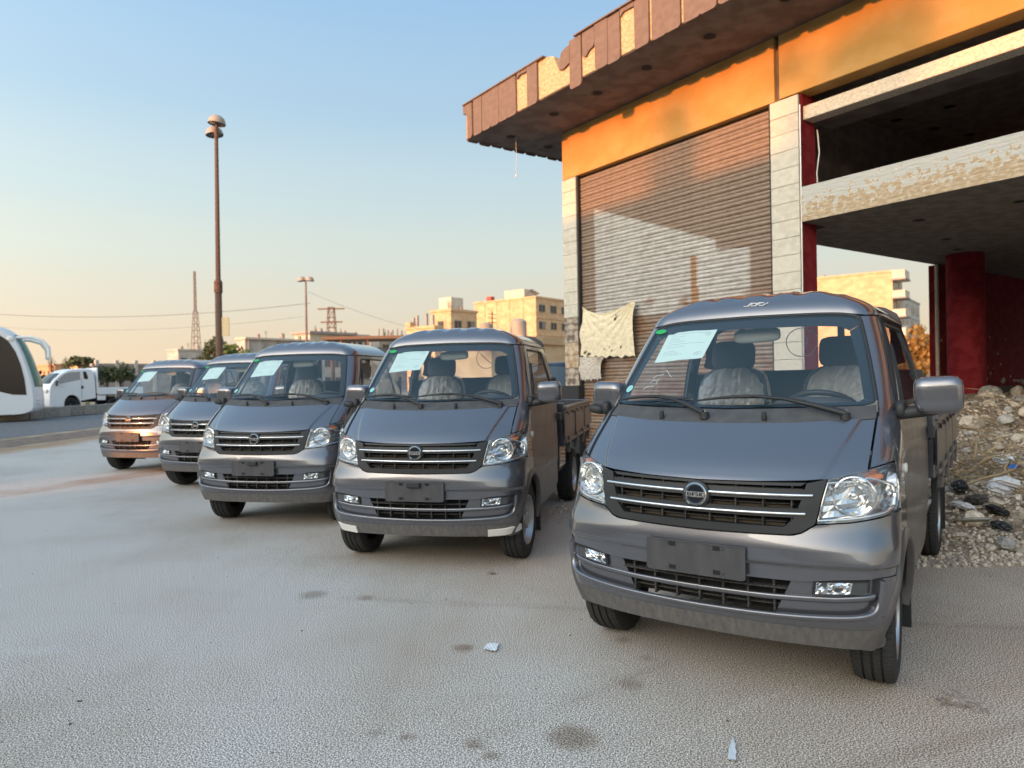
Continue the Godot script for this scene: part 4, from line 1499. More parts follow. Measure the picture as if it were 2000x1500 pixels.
	obj("upper_wall", bxm(Vector3(3.6, 4.72, -12.6), Vector3(9.0, 2.02, 0.16)), dk, B)
	obj("upper_ceiling", bxm(Vector3(3.6, 5.50, -6.5), Vector3(8.9, 0.08, 11.9)), dk, B)
	obj("upper_wall", bxm(Vector3(8.1, 3.0, -6.3), Vector3(0.16, 5.9, 12.6)), dk, B)
	for q in [[-0.6, -2.9], [-0.55, -3.69], [-0.4, -4.64], [-0.2, -5.51], [0.2, -3.79]]:
		st = st_new()
		lathe(st, [Vector2(0.0, -0.004), Vector2(0.09, -0.004)], Transform3D(Basis(), Vector3(q[0], 5.46, q[1])), 16)
		obj("ceiling_hole", st, dark, B)
	var barm = rough_mat(lin(0.55, 0.45, 0.33), lin(0.70, 0.62, 0.50), 1.5, 0.03, 0.7, 0.3, 67)
	obj("shutter_box_rail", bxm(Vector3(3.98, 4.66, -0.20), Vector3(7.9, 0.17, 0.22), 0.008), barm, B)
	obj("shutter_box_soffit", bxm(Vector3(3.98, 4.60, -0.52), Vector3(7.9, 0.05, 0.42)), soff, B)
	# red pillar, column and wall
	obj("red_pillar", bxm(Vector3(-0.13, 2.86, -0.215), Vector3(0.32, 5.6, 0.30), 0.008), red, B)
	var chips = rough_mat(lin(0.55, 0.50, 0.45), lin(0.42, 0.36, 0.30), 3.0, 0.03, 0.9, 0.5, 68)
	st = st_new()
	lathe(st, [Vector2(0.275, 0.0), Vector2(0.275, 3.28)], Transform3D(Basis(), Vector3(0.03, 0, -4.68)), 40)
	obj("round_column", st, red, B)
	var wall = red
	obj("red_wall", bxm(Vector3(-0.78, 2.16, -9.0), Vector3(0.16, 2.22, 7.2)), wall, B)
	obj("red_wall_base", bxm(Vector3(-0.79, 0.525, -9.0), Vector3(0.18, 1.05, 7.22)), rough_mat(lin(0.075, 0.052, 0.034), lin(0.15, 0.115, 0.075), 1.4, 0.03, 0.95, 2.0, 69), B)
	st = st_new()
	rng.seed = 71
	for k in 40:
		var p = PackedVector2Array()
		var r0 = rr(0.03, 0.12)
		for a in 9: p.append(Vector2(cos(TAU * a / 9) * r0 * rr(0.5, 1.5), sin(TAU * a / 9) * r0 * rr(0.25, 0.7)))
		prism(st, p, 0.0, 0.004, Transform3D(Basis(Vector3(0, 0, -1), Vector3.UP, Vector3(1, 0, 0)), Vector3(-0.699, 1.08 + absf(rr(-0.08, 0.10)), rr(-12.4, -5.45))))
	for k in 26:
		var p = PackedVector2Array()
		var r0 = rr(0.008, 0.03)
		for a in 7: p.append(Vector2(cos(TAU * a / 7) * r0 * rr(0.5, 1.5), sin(TAU * a / 7) * r0 * rr(0.5, 1.8)))
		prism(st, p, 0.0, 0.004, Transform3D(Basis(Vector3(0, 0, -1), Vector3.UP, Vector3(1, 0, 0)), Vector3(-0.699, rr(1.2, 2.2), rr(-12.4, -5.45))))
	var ch = obj("peeled_patches", st, chips, B)
	ch.set_meta("kind", "stuff")
	obj("wall_edge", bxm(Vector3(-0.715, 2.15, -5.375), Vector3(0.05, 2.24, 0.05), 0.005), barm, B)
	st = st_new()
	tube(st, [Vector3(0.05, 4.5, -0.38), Vector3(0.08, 4.2, -0.37), Vector3(0.04, 3.95, -0.37), Vector3(0.06, 3.73, -0.36)], [0.009], 6)
	obj("loose_cable", st, M.tape, B)
	# --- cloths hung on the shutter: things of their own
	rng.seed = 81
	var X = B.transform
	var cloth = func(called: String, corners: Array, sag: float, holes: Array, c0: Color, c1: Color, label: String) -> void:
		var s3 = st_new()
		var n = 72
		var nf = FastNoiseLite.new()
		nf.frequency = 1.6
		nf.seed = called.length()
		var rows = []
		for j in n + 1:
			var row = PackedVector3Array()
			for i in n + 1:
				var u = float(i) / n
				var v = float(j) / n
				var t = corners[0].lerp(corners[1], u)
				t.y -= sag * sin(PI * pow(u, 0.8)) * 1.0
				var b = corners[3].lerp(corners[2], u)
				b.y += 0.015 * sin(u * 47.0) + 0.01 * sin(u * 23.0)
				var q = t.lerp(b, v)
				q.x += 0.05 * sin(PI * v) * (u - 0.5) * -1.0 + (0.03 * sin(v * 9.0) if i == 0 else 0.0)
				# radiating folds from the two upper corners
				var f = 0.030 * sin(atan2(v + 0.04, 1.02 - u) * 26.0) * exp(-2.2 * Vector2(1 - u, v).length()) + 0.018 * sin(atan2(v + 0.05, u + 0.03) * 20.0) * exp(-3.0 * Vector2(u, v).length())
				row.append(X * Vector3(q.x, q.y, 0.02 + f * 0.8 + 0.02 * nf.get_noise_2d(q.x * 2.0, q.y * 1.2) + 0.05 * sin(PI * v) * 0.5))
			rows.append(row)
		s3.set_smooth_group(1)
		for j in n:
			for i in n:
				var skip = false
				for h in holes:
					if Vector2((i + 0.5) / n - h[0], ((j + 0.5) / n - h[1]) * h[3]).length() < h[2] * 0.8 * (0.8 + 0.4 * sin(i * 0.9 + j * 0.7)): skip = true
				if skip: continue
				quad(s3, rows[j][i], rows[j][i + 1], rows[j + 1][i + 1], rows[j + 1][i], X.basis * Vector3(0, 0, 1))
		var cm = rough_mat(c0, c1, 1.4, 0.02, 0.95, 0.15, 83)
		var o = obj(called, s3, cm)
		tag(o, label, "cloth")
	cloth.call("hanging_tarpaulin", [Vector2(-4.10, 2.60), Vector2(-2.84, 2.59), Vector2(-2.87, 1.70), Vector2(-4.19, 1.74)], 0.15, [[0.66, 0.17, 0.035, 0.35], [0.48, 0.82, 0.025, 1.4], [0.56, 0.80, 0.014, 1.0], [0.60, 0.88, 0.02, 1.0], [0.07, 0.5, 0.028, 2.0], [0.10, 0.9, 0.05, 1.0], [0.17, 0.95, 0.05, 0.8], [0.78, 0.8, 0.012, 0.3]],
		lin(0.62, 0.53, 0.36), lin(0.74, 0.66, 0.49), "large torn cream tarpaulin tied across the foot of the roller shutter")
	cloth.call("hanging_sack", [Vector2(-4.20, 1.735), Vector2(-3.60, 1.72), Vector2(-3.63, 1.35), Vector2(-4.19, 1.335)], 0.0, [[0.98, 0.9, 0.04, 1.0]],
		lin(0.44, 0.39, 0.34), lin(0.54, 0.49, 0.43), "small greyish sack hanging below the torn cream tarpaulin")

# ---------------------------------------------------------------- ground
func plane(x0: float, x1: float, z0: float, z1: float, y: float, uvo := Vector2.ZERO, uvs := Vector2.ONE) -> SurfaceTool:
	var st = st_new()
	for q in [[x0, z0], [x1, z0], [x1, z1], [x0, z0], [x1, z1], [x0, z1]]:
		st.set_uv2((Vector2(q[0], q[1]) - uvo) / uvs)
		st.add_vertex(Vector3(q[0], y, q[1]))
	return st

func stain_map(o: Vector2, s: Vector2) -> ImageTexture:
	var w = 800
	var h = 1400
	var im = Image.create(w, h, false, Image.FORMAT_RGB8)
	var n = FastNoiseLite.new()
	n.seed = 91
	n.frequency = 0.35
	n.fractal_octaves = 6
	n.fractal_gain = 0.62
	var n2 = FastNoiseLite.new()
	n2.seed = 92
	n2.frequency = 2.2
	n2.fractal_octaves = 4
	for y in h:
		for x in w:
			var p = o + Vector2((x + 0.5) / w, (y + 0.5) / h) * s
			var v = n.get_noise_2d(p.x, p.y)
			var warm = clampf((p.x + 1.0) * 0.12 + 0.3 + v * 0.8, 0, 1)
			var c = Color(0.96, 0.94, 0.92).lerp(Color(0.97, 0.895, 0.82), warm)
			c = c.lerp(c * Color(0.80, 0.80, 0.80), clampf(v * 1.3 + 0.2, 0, 1) * 0.45)
			# the refilled trench
			var d = (p - Vector2(-6.7, -9.29)).dot(Vector2(2.17, 1.10).normalized()) + 0.12 * v
			if p.x < -3.5 and p.x > -11.5: c = c.lerp(Color(0.84, 0.70, 0.61), (1.0 - smoothstep(0.24, 0.40, absf(d))) * clampf(0.55 + v, 0, 1))
			# dirt washed in from the road edge and from the heap
			c = c.lerp(Color(0.80, 0.66, 0.53), smoothstep(-10.2, -11.4, p.x + 0.9 * v))
			c = c.lerp(Color(0.78, 0.70, 0.62), smoothstep(1.0, -0.5, (p - Vector2(3.6, -5.3)).dot(Vector2(-0.55, 0.83)) + 1.2 * v) * 0.8 * smoothstep(1.5, 3.0, p.x))
			# scuffs and tyre tracks
			for k in [[0.55, 0.83, -1.9, 0.012], [0.60, 0.80, -2.45, 0.010], [0.62, 0.78, -2.2, 0.05], [0.30, 0.95, -0.6, 0.06], [0.34, 0.94, -1.9, 0.06], [-0.2, 0.98, -4.2, 0.05]]:
				var l = p.x * k[0] + p.y * k[1] - k[2] + 0.03 * v
				if absf(l) < k[3] and v > -0.25: c = c.lerp(c * (Color(1.10, 1.10, 1.10) if k[3] < 0.02 else Color(0.93, 0.92, 0.91)), (1.0 - absf(l) / k[3]) * clampf(v * 3.0 + 0.6, 0, 1))
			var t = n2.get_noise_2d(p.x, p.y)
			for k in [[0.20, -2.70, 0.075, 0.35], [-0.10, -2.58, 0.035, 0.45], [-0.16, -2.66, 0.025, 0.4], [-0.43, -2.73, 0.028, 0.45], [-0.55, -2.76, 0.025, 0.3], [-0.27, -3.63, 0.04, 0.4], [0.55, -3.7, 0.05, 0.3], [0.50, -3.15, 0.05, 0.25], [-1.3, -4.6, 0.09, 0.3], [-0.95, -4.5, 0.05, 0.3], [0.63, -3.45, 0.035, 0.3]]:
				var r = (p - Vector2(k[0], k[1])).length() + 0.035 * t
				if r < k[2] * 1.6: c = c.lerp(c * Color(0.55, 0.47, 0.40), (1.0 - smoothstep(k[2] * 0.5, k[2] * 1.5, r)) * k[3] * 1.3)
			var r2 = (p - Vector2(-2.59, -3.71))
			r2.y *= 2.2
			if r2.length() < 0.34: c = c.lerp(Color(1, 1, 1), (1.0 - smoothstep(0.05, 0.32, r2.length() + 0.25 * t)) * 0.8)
			im.set_pixel(x, y, c)
	return ImageTexture.create_from_image(im)

func build_ground() -> void:
	var earth = rough_mat(lin(0.24, 0.175, 0.12), lin(0.36, 0.275, 0.195), 0.12, 0.01, 0.95, 0.0, 101)
	structure("ground", plane(-900, 900, -1500, 300, -0.004), earth)
	var o = Vector2(-11.6, -40.0)
	var s = Vector2(26.0, 52.0)
	var lot = mat(Color.WHITE, 0.86)
	lot.albedo_texture = noise_tex(0.14, lin(0.16, 0.154, 0.146), lin(1.0, 0.975, 0.935), 1024, 3, 102, FastNoiseLite.TYPE_SIMPLEX_SMOOTH, 0.5)
	lot.uv1_triplanar = true
	lot.uv1_world_triplanar = true
	lot.uv1_scale = Vector3.ONE * 0.80
	lot.heightmap_enabled = true
	lot.heightmap_texture = bump_tex(0.16, 1024, 2, 104)
	lot.heightmap_scale = 0.03
	lot.detail_enabled = true
	lot.detail_blend_mode = BaseMaterial3D.BLEND_MODE_MUL
	lot.detail_uv_layer = BaseMaterial3D.DETAIL_UV_2
	lot.detail_albedo = stain_map(o, s)
	structure("parking_lot", plane(-11.6, 14.4, -40, 12, 0.0, o, s), lot)
	var road = rough_mat(lin(0.105, 0.107, 0.115), lin(0.16, 0.16, 0.165), 0.5, 0.02, 0.85, 0.1, 105)
	structure("road", plane(-21.4, -14.2, -140, 60, 0.002), road)
	structure("road", plane(-34.0, -22.5, -140, 60, 0.002), road)
	structure("dirt_verge", plane(-13.6, -11.9, -60, 30, 0.001), rough_mat(lin(0.13, 0.088, 0.066), lin(0.21, 0.15, 0.115), 0.3, 0.02, 0.95, 0.0, 106))
	# raised median with its kerb stones
	var st = st_new()
	box(st, Vector3(-21.95, 0.20, -45), Vector3(0.9, 0.44, 130), 0.01)
	var med = structure("median", st, earth)
	var km = [rough_mat(lin(0.22, 0.20, 0.17), lin(0.32, 0.29, 0.25), 0.6, 0.02, 0.9, 0.2, 107), rough_mat(lin(0.27, 0.24, 0.20), lin(0.36, 0.33, 0.28), 0.6, 0.02, 0.9, 0.2, 108)]
	var kb = commit(bxm(Vector3.ZERO, Vector3(0.18, 0.50, 0.985), 0.03))
	rng.seed = 109
	for k in 60:
		var q = mi("kerb_stone", kb, km[rng.randi() % 2], med)
		q.position = Vector3(-21.42 + rr(-0.012, 0.012), 0.25 + rr(-0.012, 0.012), -80.0 + k)
		q.rotation = Vector3(rr(-0.01, 0.01), rr(-0.02, 0.02), rr(-0.01, 0.01))
	for q in [[-21.7, -36.4, 0.32], [-21.8, -39.4, 0.22], [-21.7, -41.5, 0.2]]:
		st = st_new()
		for k in 46:
			var a = rr(0, TAU)
			var l = q[2] * rr(0.4, 1.0)
			var b0 = Vector3(q[0] + rr(-0.08, 0.08), 0.42, q[1] + rr(-0.08, 0.08))
			var d = Vector3(cos(a) * 0.5, 1, sin(a) * 0.5) * l
			var w = Vector3(-sin(a), 0, cos(a)) * 0.02
			tri(st, b0 - w, b0 + w, b0 + d, Vector3(cos(a), 0.2, sin(a)))
		tag(obj("weed_tuft", st, M.leaf_light), "small weed tuft growing on the road median, " + ["the tallest, before the white pickup's front wheel" if q[1] > -37 else ("between the white pickup's wheels" if q[1] > -40 else "before the white pickup's bed")][0], "weed", "weeds on the median")

# two low blocks stand across the lot behind the viewpoint: their shade covers it
func build_blocks() -> void:
	var m = rough_mat(lin(0.30, 0.26, 0.21), lin(0.38, 0.33, 0.27), 0.2, 0.01, 0.9, 0.1, 111)
	for b in [[-10.75, 45.0, 6.98, "long plain concrete block across the lot, behind the viewpoint"], [-75.0, -12.7, 6.98, "plain concrete block across the lot, beyond the narrow alley"]]:
		var e = (b[0] + b[1]) / 2.0
		var a = 27.0
		var B = thing("opposite_block", b[3], "building", Vector3(-0.70 * a + 0.7121 * e, 0, 0.7121 * a + 0.70 * e), 0.0)
		B.basis = Basis(Vector3(0.7131, 0, 0.7010), Vector3.UP, Vector3(-0.7010, 0, 0.7131))
		obj("wall", bxm(Vector3(0, b[2] / 2, 0), Vector3(b[1] - b[0], b[2], 10.0)), m, B)
	leaf_tree("poplar", "slim poplar beyond the long block behind the viewpoint", "tree", Vector3(-36.1, 0, 28.4), 10.35, 0.55, 0.9, 500, M.leaf_dark, 112)
	leaf_tree("poplar", "broader poplar beyond the long block behind the viewpoint", "tree", Vector3(-34.4, 0, 30.6), 10.3, 0.9, 0.7, 700, M.leaf_dark, 113)

# ---------------------------------------------------------------- trucks in a row
func finish_trucks(t: Node3D) -> void:
	var grp = "grey pickup trucks parked in a row"
	tag(t, "grey pickup truck nearest the rubble heap, with scraped sticker remains above its windscreen", "pickup truck", grp)
	var row = [
		[-0.591, -5.635, -0.222, "grey pickup truck with white tape on both bumper corners, second from the rubble heap"],
		[-2.33, -7.24, -0.22, "grey pickup truck in the middle of the row, its plate holder carrying a black block"],
		[-3.952, -9.709, -0.282, "shaded grey pickup truck partly hidden between the middle truck and the sunlit one"],
		[-5.921, -11.739, -0.262, "grey pickup truck at the far end of the row, its grille and bumper lit orange"],
	]
	var c = []
	for q in row:
		var d = copy(t, q[3])
		place(d, q[0], q[1], q[2])
		c.append(d)
	for q in [[1, 0.16], [2, -0.06], [3, 0.10], [0, -0.03]]:
		for n in ["wheel", "wheel_001"]: c[q[0]].get_node(n).rotation.y = q[1]
	# what tells them apart
	var st = st_new()
	tube(st, [Vector3(0.045, 1.525, -1.414), Vector3(0.062, 1.58, -1.414), Vector3(0.066, 1.63, -1.414)], [0.0035, 0.004, 0.003], 5)
	obj("chalk_stroke", st, M.chalk, t.get_node("rear_window"))
	st = st_new()
	for k in 5:
		var p = skin(Vector2(-0.02 + 0.02 * k, 1.722)) + Vector3(0, 0.022, 0.010)
		tube(st, [p + Vector3(-0.02, -0.006, 0), p + Vector3(0.0, 0.008 * (1 if k % 2 else -1), 0.002), p + Vector3(0.03, 0.006, 0)], [0.003], 4)
	obj("scraped_sticker", st, M.chalk, t)
	st = st_new()
	for l in [[-0.40, 1.40, -0.35, 1.37], [-0.47, 1.335, -0.42, 1.355], [-0.42, 1.355, -0.43, 1.33], [-0.50, 1.30, -0.44, 1.325], [-0.46, 1.36, -0.40, 1.385]]:
		var p = []
		for k in 5:
			var q = Vector2(lerpf(l[0], l[2], k / 4.0), lerpf(l[1], l[3], k / 4.0) + 0.006 * sin(k * 1.3))
			p.append(skin(q) - skin_n(q) * 0.003)
		tube(st, p, [0.0018], 4)
	obj("glass_scratches", st, M.chalk, t)
	st = st_new()
	tube(st, [Vector3(-0.03, 1.63, -1.414), Vector3(0.03, 1.57, -1.414), Vector3(0.09, 1.52, -1.414)], [0.0035], 5)
	obj("chalk_stroke", st, M.chalk, c[0].get_node("rear_window"))
	for s in [1.0, -1.0]:
		st = st_new()
		pan(st, [Vector2(0.50 * s, 0.247), Vector2(0.62 * s, 0.255), Vector2(0.74 * s, 0.275)], [Vector2(0.505 * s, 0.295), Vector2(0.62 * s, 0.303), Vector2(0.74 * s, 0.322)], 14, 3, 0.017, 0.010, false)
		obj("bumper_tape", st, M.tape, c[0])
	for k in 2:
		var z = skin(Vector2(0, 0.6)).z
		obj("plate_block", bxm(Vector3(0.0, 0.625, z + 0.045), Vector3(0.10, 0.034, 0.03), 0.004), M.black, c[k])

# ---------------------------------------------------------------- street: lamps, bus, white pickup
func lamp_head(p: Vector3, dir: float, R: float, parent: Node3D) -> void:
	var H = Node3D.new()
	H.name = "lamp_head" if not parent.has_node("lamp_head") else "lamp_head_001"
	parent.add_child(H)
	H.position = p
	H.rotation = Vector3(0, dir, -0.12)
	var st = st_new()
	lathe(st, [Vector2(R, 0.0), Vector2(R * 0.98, R * 0.30), Vector2(R * 0.82, R * 0.62), Vector2(R * 0.5, R * 0.86), Vector2(0.0, R * 0.95)], Transform3D(), 24)
	lathe(st, [Vector2(R * 1.06, -0.03), Vector2(R * 1.06, 0.02), Vector2(R, 0.02)], Transform3D(), 24)
	obj("lamp_dome", st, M.lamp_dome, H)
	st = st_new()
	lathe(st, [Vector2(0.0, -R * 0.10), Vector2(R * 0.6, -R * 0.08), Vector2(R * 1.0, 0.0)], Transform3D(), 24)
	obj("lamp_bowl", st, M.glass_dark, H)

func build_street() -> void:
	M.sign_cream = mat(lin(0.62, 0.46, 0.26), 0.7)
	M.lamp_dome = mat(lin(0.34, 0.29, 0.24), 0.6)
	var rust = rough_mat(lin(0.075, 0.038, 0.024), lin(0.15, 0.08, 0.05), 1.2, 0.02, 0.8, 0.2, 121)
	var L = thing("street_lamp", "tall rusty street lamp with two domed heads behind the far trucks", "street lamp", Vector3(-9.02, 0, -22))
	var st = st_new()
	tube(st, [Vector3(0.0, 0, 0), Vector3(0.02, 4.55, 0), Vector3(0.02, 4.56, 0), Vector3(0.06, 9.2, 0)], [0.115, 0.10, 0.075, 0.055], 12)
	lathe(st, [Vector2(0.108, 4.2), Vector2(0.125, 4.25), Vector2(0.125, 4.55), Vector2(0.085, 4.62)], Transform3D(Basis(), Vector3(0.02, 0, 0)), 12)
	obj("pole", st, rust, L)
	st = st_new()
	tube(st, [Vector3(0.06, 9.15, 0), Vector3(0.10, 9.38, 0.05)], [0.05], 8)
	tube(st, [Vector3(0.06, 9.15, 0), Vector3(-0.08, 9.20, -0.25)], [0.05], 8)
	obj("bracket", st, rust, L)
	lamp_head(Vector3(0.10, 9.42, 0.05), 0.3, 0.25, L)
	lamp_head(Vector3(-0.14, 9.22, -0.35), 2.8, 0.25, L)
	st = st_new()
	box(st, Vector3(-8.78, 3.17, -21.95), Vector3(0.24, 0.58, 0.03), 0.006, Basis(Vector3.UP, -0.15))
	tag(obj("pole_sign", st, M.sign_cream), "small blank pale board fixed to the rusty street lamp pole", "sign")
	var L2 = thing("street_lamp", "slim grey street lamp in front of the flat roofed building", "street lamp", Vector3(-16.1, 0, -56))
	st = st_new()
	tube(st, [Vector3.ZERO, Vector3(0.06, 9.4, 0)], [0.13, 0.07], 10)
	obj("pole", st, rough_mat(lin(0.12, 0.09, 0.08), lin(0.22, 0.19, 0.17), 0.6, 0.02, 0.7, 0.1, 122), L2)
	lamp_head(Vector3(0.36, 9.45, 0.0), 0.0, 0.34, L2)
	lamp_head(Vector3(-0.26, 9.45, 0.0), PI, 0.34, L2)
	build_bus()
	build_white_pickup()
	# sagging wires
	var wl = mat(lin(0.05, 0.05, 0.05), 0.8)
	var ends = [[Vector3(-62, 10.2, -75), Vector3(-16.3, 7.9, -58), 1.1, "sagging overhead cable ending at the slim street lamp"], [Vector3(-62, 8.9, -80), Vector3(-18.0, 7.2, -62), 1.0, "thin lower overhead cable left of the slim street lamp"], [Vector3(-15.9, 8.6, -56), Vector3(-4.0, 5.4, -66), 0.6, "thin overhead cable falling right from the slim street lamp"]]
	for e in ends:
		st = st_new()
		var p = []
		for k in 25:
			var v: Vector3 = e[0].lerp(e[1], k / 24.0)
			v.y -= e[2] * 4.0 * (k / 24.0) * (1.0 - k / 24.0)
			p.append(v)
		tube(st, p, [0.018 if e[2] > 1.0 else 0.010], 5)
		tag(obj("overhead_cable", st, wl), e[3], "cable")

# a body whose side outline (x forward, y up) is rounded in plan at its front
func hull(st: SurfaceTool, out: PackedVector2Array, hw: float, nose: float, from_x: float) -> void:
	var zs = [-1.0, -0.97, -0.88, -0.7, -0.4, 0.0, 0.4, 0.7, 0.88, 0.97, 1.0]
	var rows = []
	for z in zs:
		var row = PackedVector3Array()
		for p in out + PackedVector2Array([out[0]]):
			var fr = clampf((p.x - from_x) / -from_x, 0, 1)
			row.append(Vector3(p.x - nose * pow(absf(z), 4.0) * fr, p.y - (0.07 * pow(absf(z), 8.0) if p.y > 1.5 else 0.0), z * hw))
		rows.append(row)
	var cen = Vector3(from_x * 1.2, 1.5, 0)
	st.set_smooth_group(1)
	sheet(st, rows, cen, [], [], true)
	st.set_smooth_group(-1)
	var idx = Geometry2D.triangulate_polygon(out)
	for e in [0, zs.size() - 1]:
		for k in range(0, idx.size(), 3):
			tri(st, rows[e][idx[k]], rows[e][idx[k + 1]], rows[e][idx[k + 2]], Vector3(0, 0, zs[e]))

func simple_wheel(parent: Node3D, p: Vector3, r: float, w: float) -> void:
	var H = Node3D.new()
	H.name = "wheel"
	parent.add_child(H, true)
	H.position = p
	for s in [1.0]:
		var t = Transform3D(Basis(Vector3(1, 0, 0), Vector3(0, 0, 1), Vector3(0, -1, 0)), Vector3(0, 0, -w / 2))
		var st = st_new()
		lathe(st, [Vector2(r * 0.58, 0.01), Vector2(r * 0.92, 0.0), Vector2(r, 0.04), Vector2(r, w - 0.04), Vector2(r * 0.92, w), Vector2(r * 0.58, w - 0.01)], t, 28)
		obj("tyre", st, M.tyre_side, H)
		st = st_new()
		lathe(st, [Vector2(r * 0.58, w - 0.01), Vector2(r * 0.54, w - 0.03), Vector2(r * 0.4, w - 0.10), Vector2(r * 0.2, w - 0.04), Vector2(0, w - 0.04)], t, 24)
		lathe(st, [Vector2(0, 0.04), Vector2(r * 0.2, 0.04), Vector2(r * 0.4, 0.10), Vector2(r * 0.54, 0.03), Vector2(r * 0.58, 0.01)], t, 24)
		obj("rim", st, M.dark_metal, H)

func build_bus() -> void:
	var B = thing("coach", "white coach with dark glass passing along the road at the photo's left edge", "bus", Vector3(-20.35, 0, -31.0), 0.60)
	var o = PackedVector2Array([Vector2(-11.5, 0.32), Vector2(-11.5, 3.9), Vector2(-11.2, 4.08), Vector2(-2.4, 4.10), Vector2(-1.6, 4.02), Vector2(-1.15, 3.85), Vector2(-0.80, 3.58), Vector2(-0.58, 3.2), Vector2(-0.40, 2.75), Vector2(-0.24, 2.25), Vector2(-0.10, 1.75), Vector2(-0.03, 1.3), Vector2(0.0, 0.95), Vector2(0.0, 0.62), Vector2(-0.08, 0.46), Vector2(-0.35, 0.36), Vector2(-0.65, 0.32)])
	var st = st_new()
	hull(st, o, 1.25, 0.42, -2.6)
	obj("body", st, M.white_paint, B)
	for s in [1.0, -1.0]:
		st = st_new()
		prism(st, PackedVector2Array([Vector2(-11.2, 1.75), Vector2(-11.2, 3.70), Vector2(-2.0, 3.72), Vector2(-1.55, 3.62), Vector2(-1.22, 3.35), Vector2(-0.98, 2.9), Vector2(-0.82, 2.4), Vector2(-0.70, 1.8), Vector2(-0.64, 1.12), Vector2(-1.1, 1.14), Vector2(-1.7, 1.32), Vector2(-2.3, 1.62), Vector2(-2.6, 1.75)]), 1.252, 1.262, Transform3D(Basis(Vector3.RIGHT, Vector3.UP, Vector3(0, 0, s)), Vector3.ZERO))
		obj("side_glazing", st, M.frit, B)
		st = st_new()
		box(st, Vector3(-2.45, 2.3, 1.262 * s), Vector3(0.05, 2.7, 0.014))
		box(st, Vector3(-2.0, 3.02, 1.264 * s), Vector3(1.2, 0.05, 0.010))
		obj("window_bar", st, M.black, B)
		st = st_new()
		box(st, Vector3(-2.25, 1.16, 1.255 * s), Vector3(0.22, 0.10, 0.02), 0.004)
		obj("hatch_handle", st, M.black, B)
		obj("panel_seam", bxm(Vector3(-2.5, 1.0, 1.250 * s), Vector3(0.025, 1.35, 0.012)), M.black, B)
		st = st_new()
		tube(st, [Vector3(-0.95, 3.50, 1.12 * s), Vector3(-0.45, 3.52, 1.2 * s), Vector3(-0.05, 3.38, 1.22 * s), Vector3(0.16, 3.08, 1.22 * s), Vector3(0.18, 2.66, 1.22 * s)], [0.065, 0.065, 0.07, 0.085, 0.08], 10)
		obj("mirror_arm", st, M.white_paint, B)
		st = st_new()
		loaf(st, Vector3(-1.14, 3.44, 1.22 * s), Vector3(0.26, 0.24, 0.12), 3.0, 8)
		obj("corner_lamp", st, M.tape, B)
		for z in [0.30, 0.16]:
			st = st_new()
			loaf(st, Vector3(-0.30, 0.60 + z, 1.06 * s), Vector3(0.22, 0.09, 0.16), 3.0, 8)
			obj("headlight", st, M.chrome, B)
	st = st_new()
	var rows = []
	for z in [-0.93, -0.8, -0.55, -0.25, 0.0, 0.25, 0.55, 0.8, 0.93]:
		var row = PackedVector3Array()
		for p in [Vector2(-0.80, 3.60), Vector2(-0.58, 3.2), Vector2(-0.40, 2.75), Vector2(-0.24, 2.25), Vector2(-0.10, 1.75), Vector2(-0.05, 1.45)]:
			var fr = clampf((p.x + 2.6) / 2.6, 0, 1)
			row.append(Vector3(p.x - 0.42 * pow(absf(z), 4.0) * fr + 0.015, p.y, z * 1.25))
		rows.append(row)
	st.set_smooth_group(1)
	sheet(st, rows, Vector3(1, 0.2, 0))
	obj("windscreen", st, M.bus_glass, B)
	for x in [-2.9, -9.0]:
		for s in [1.0, -1.0]: simple_wheel(B, Vector3(x, 0.5, 1.08 * s), 0.5, 0.3)

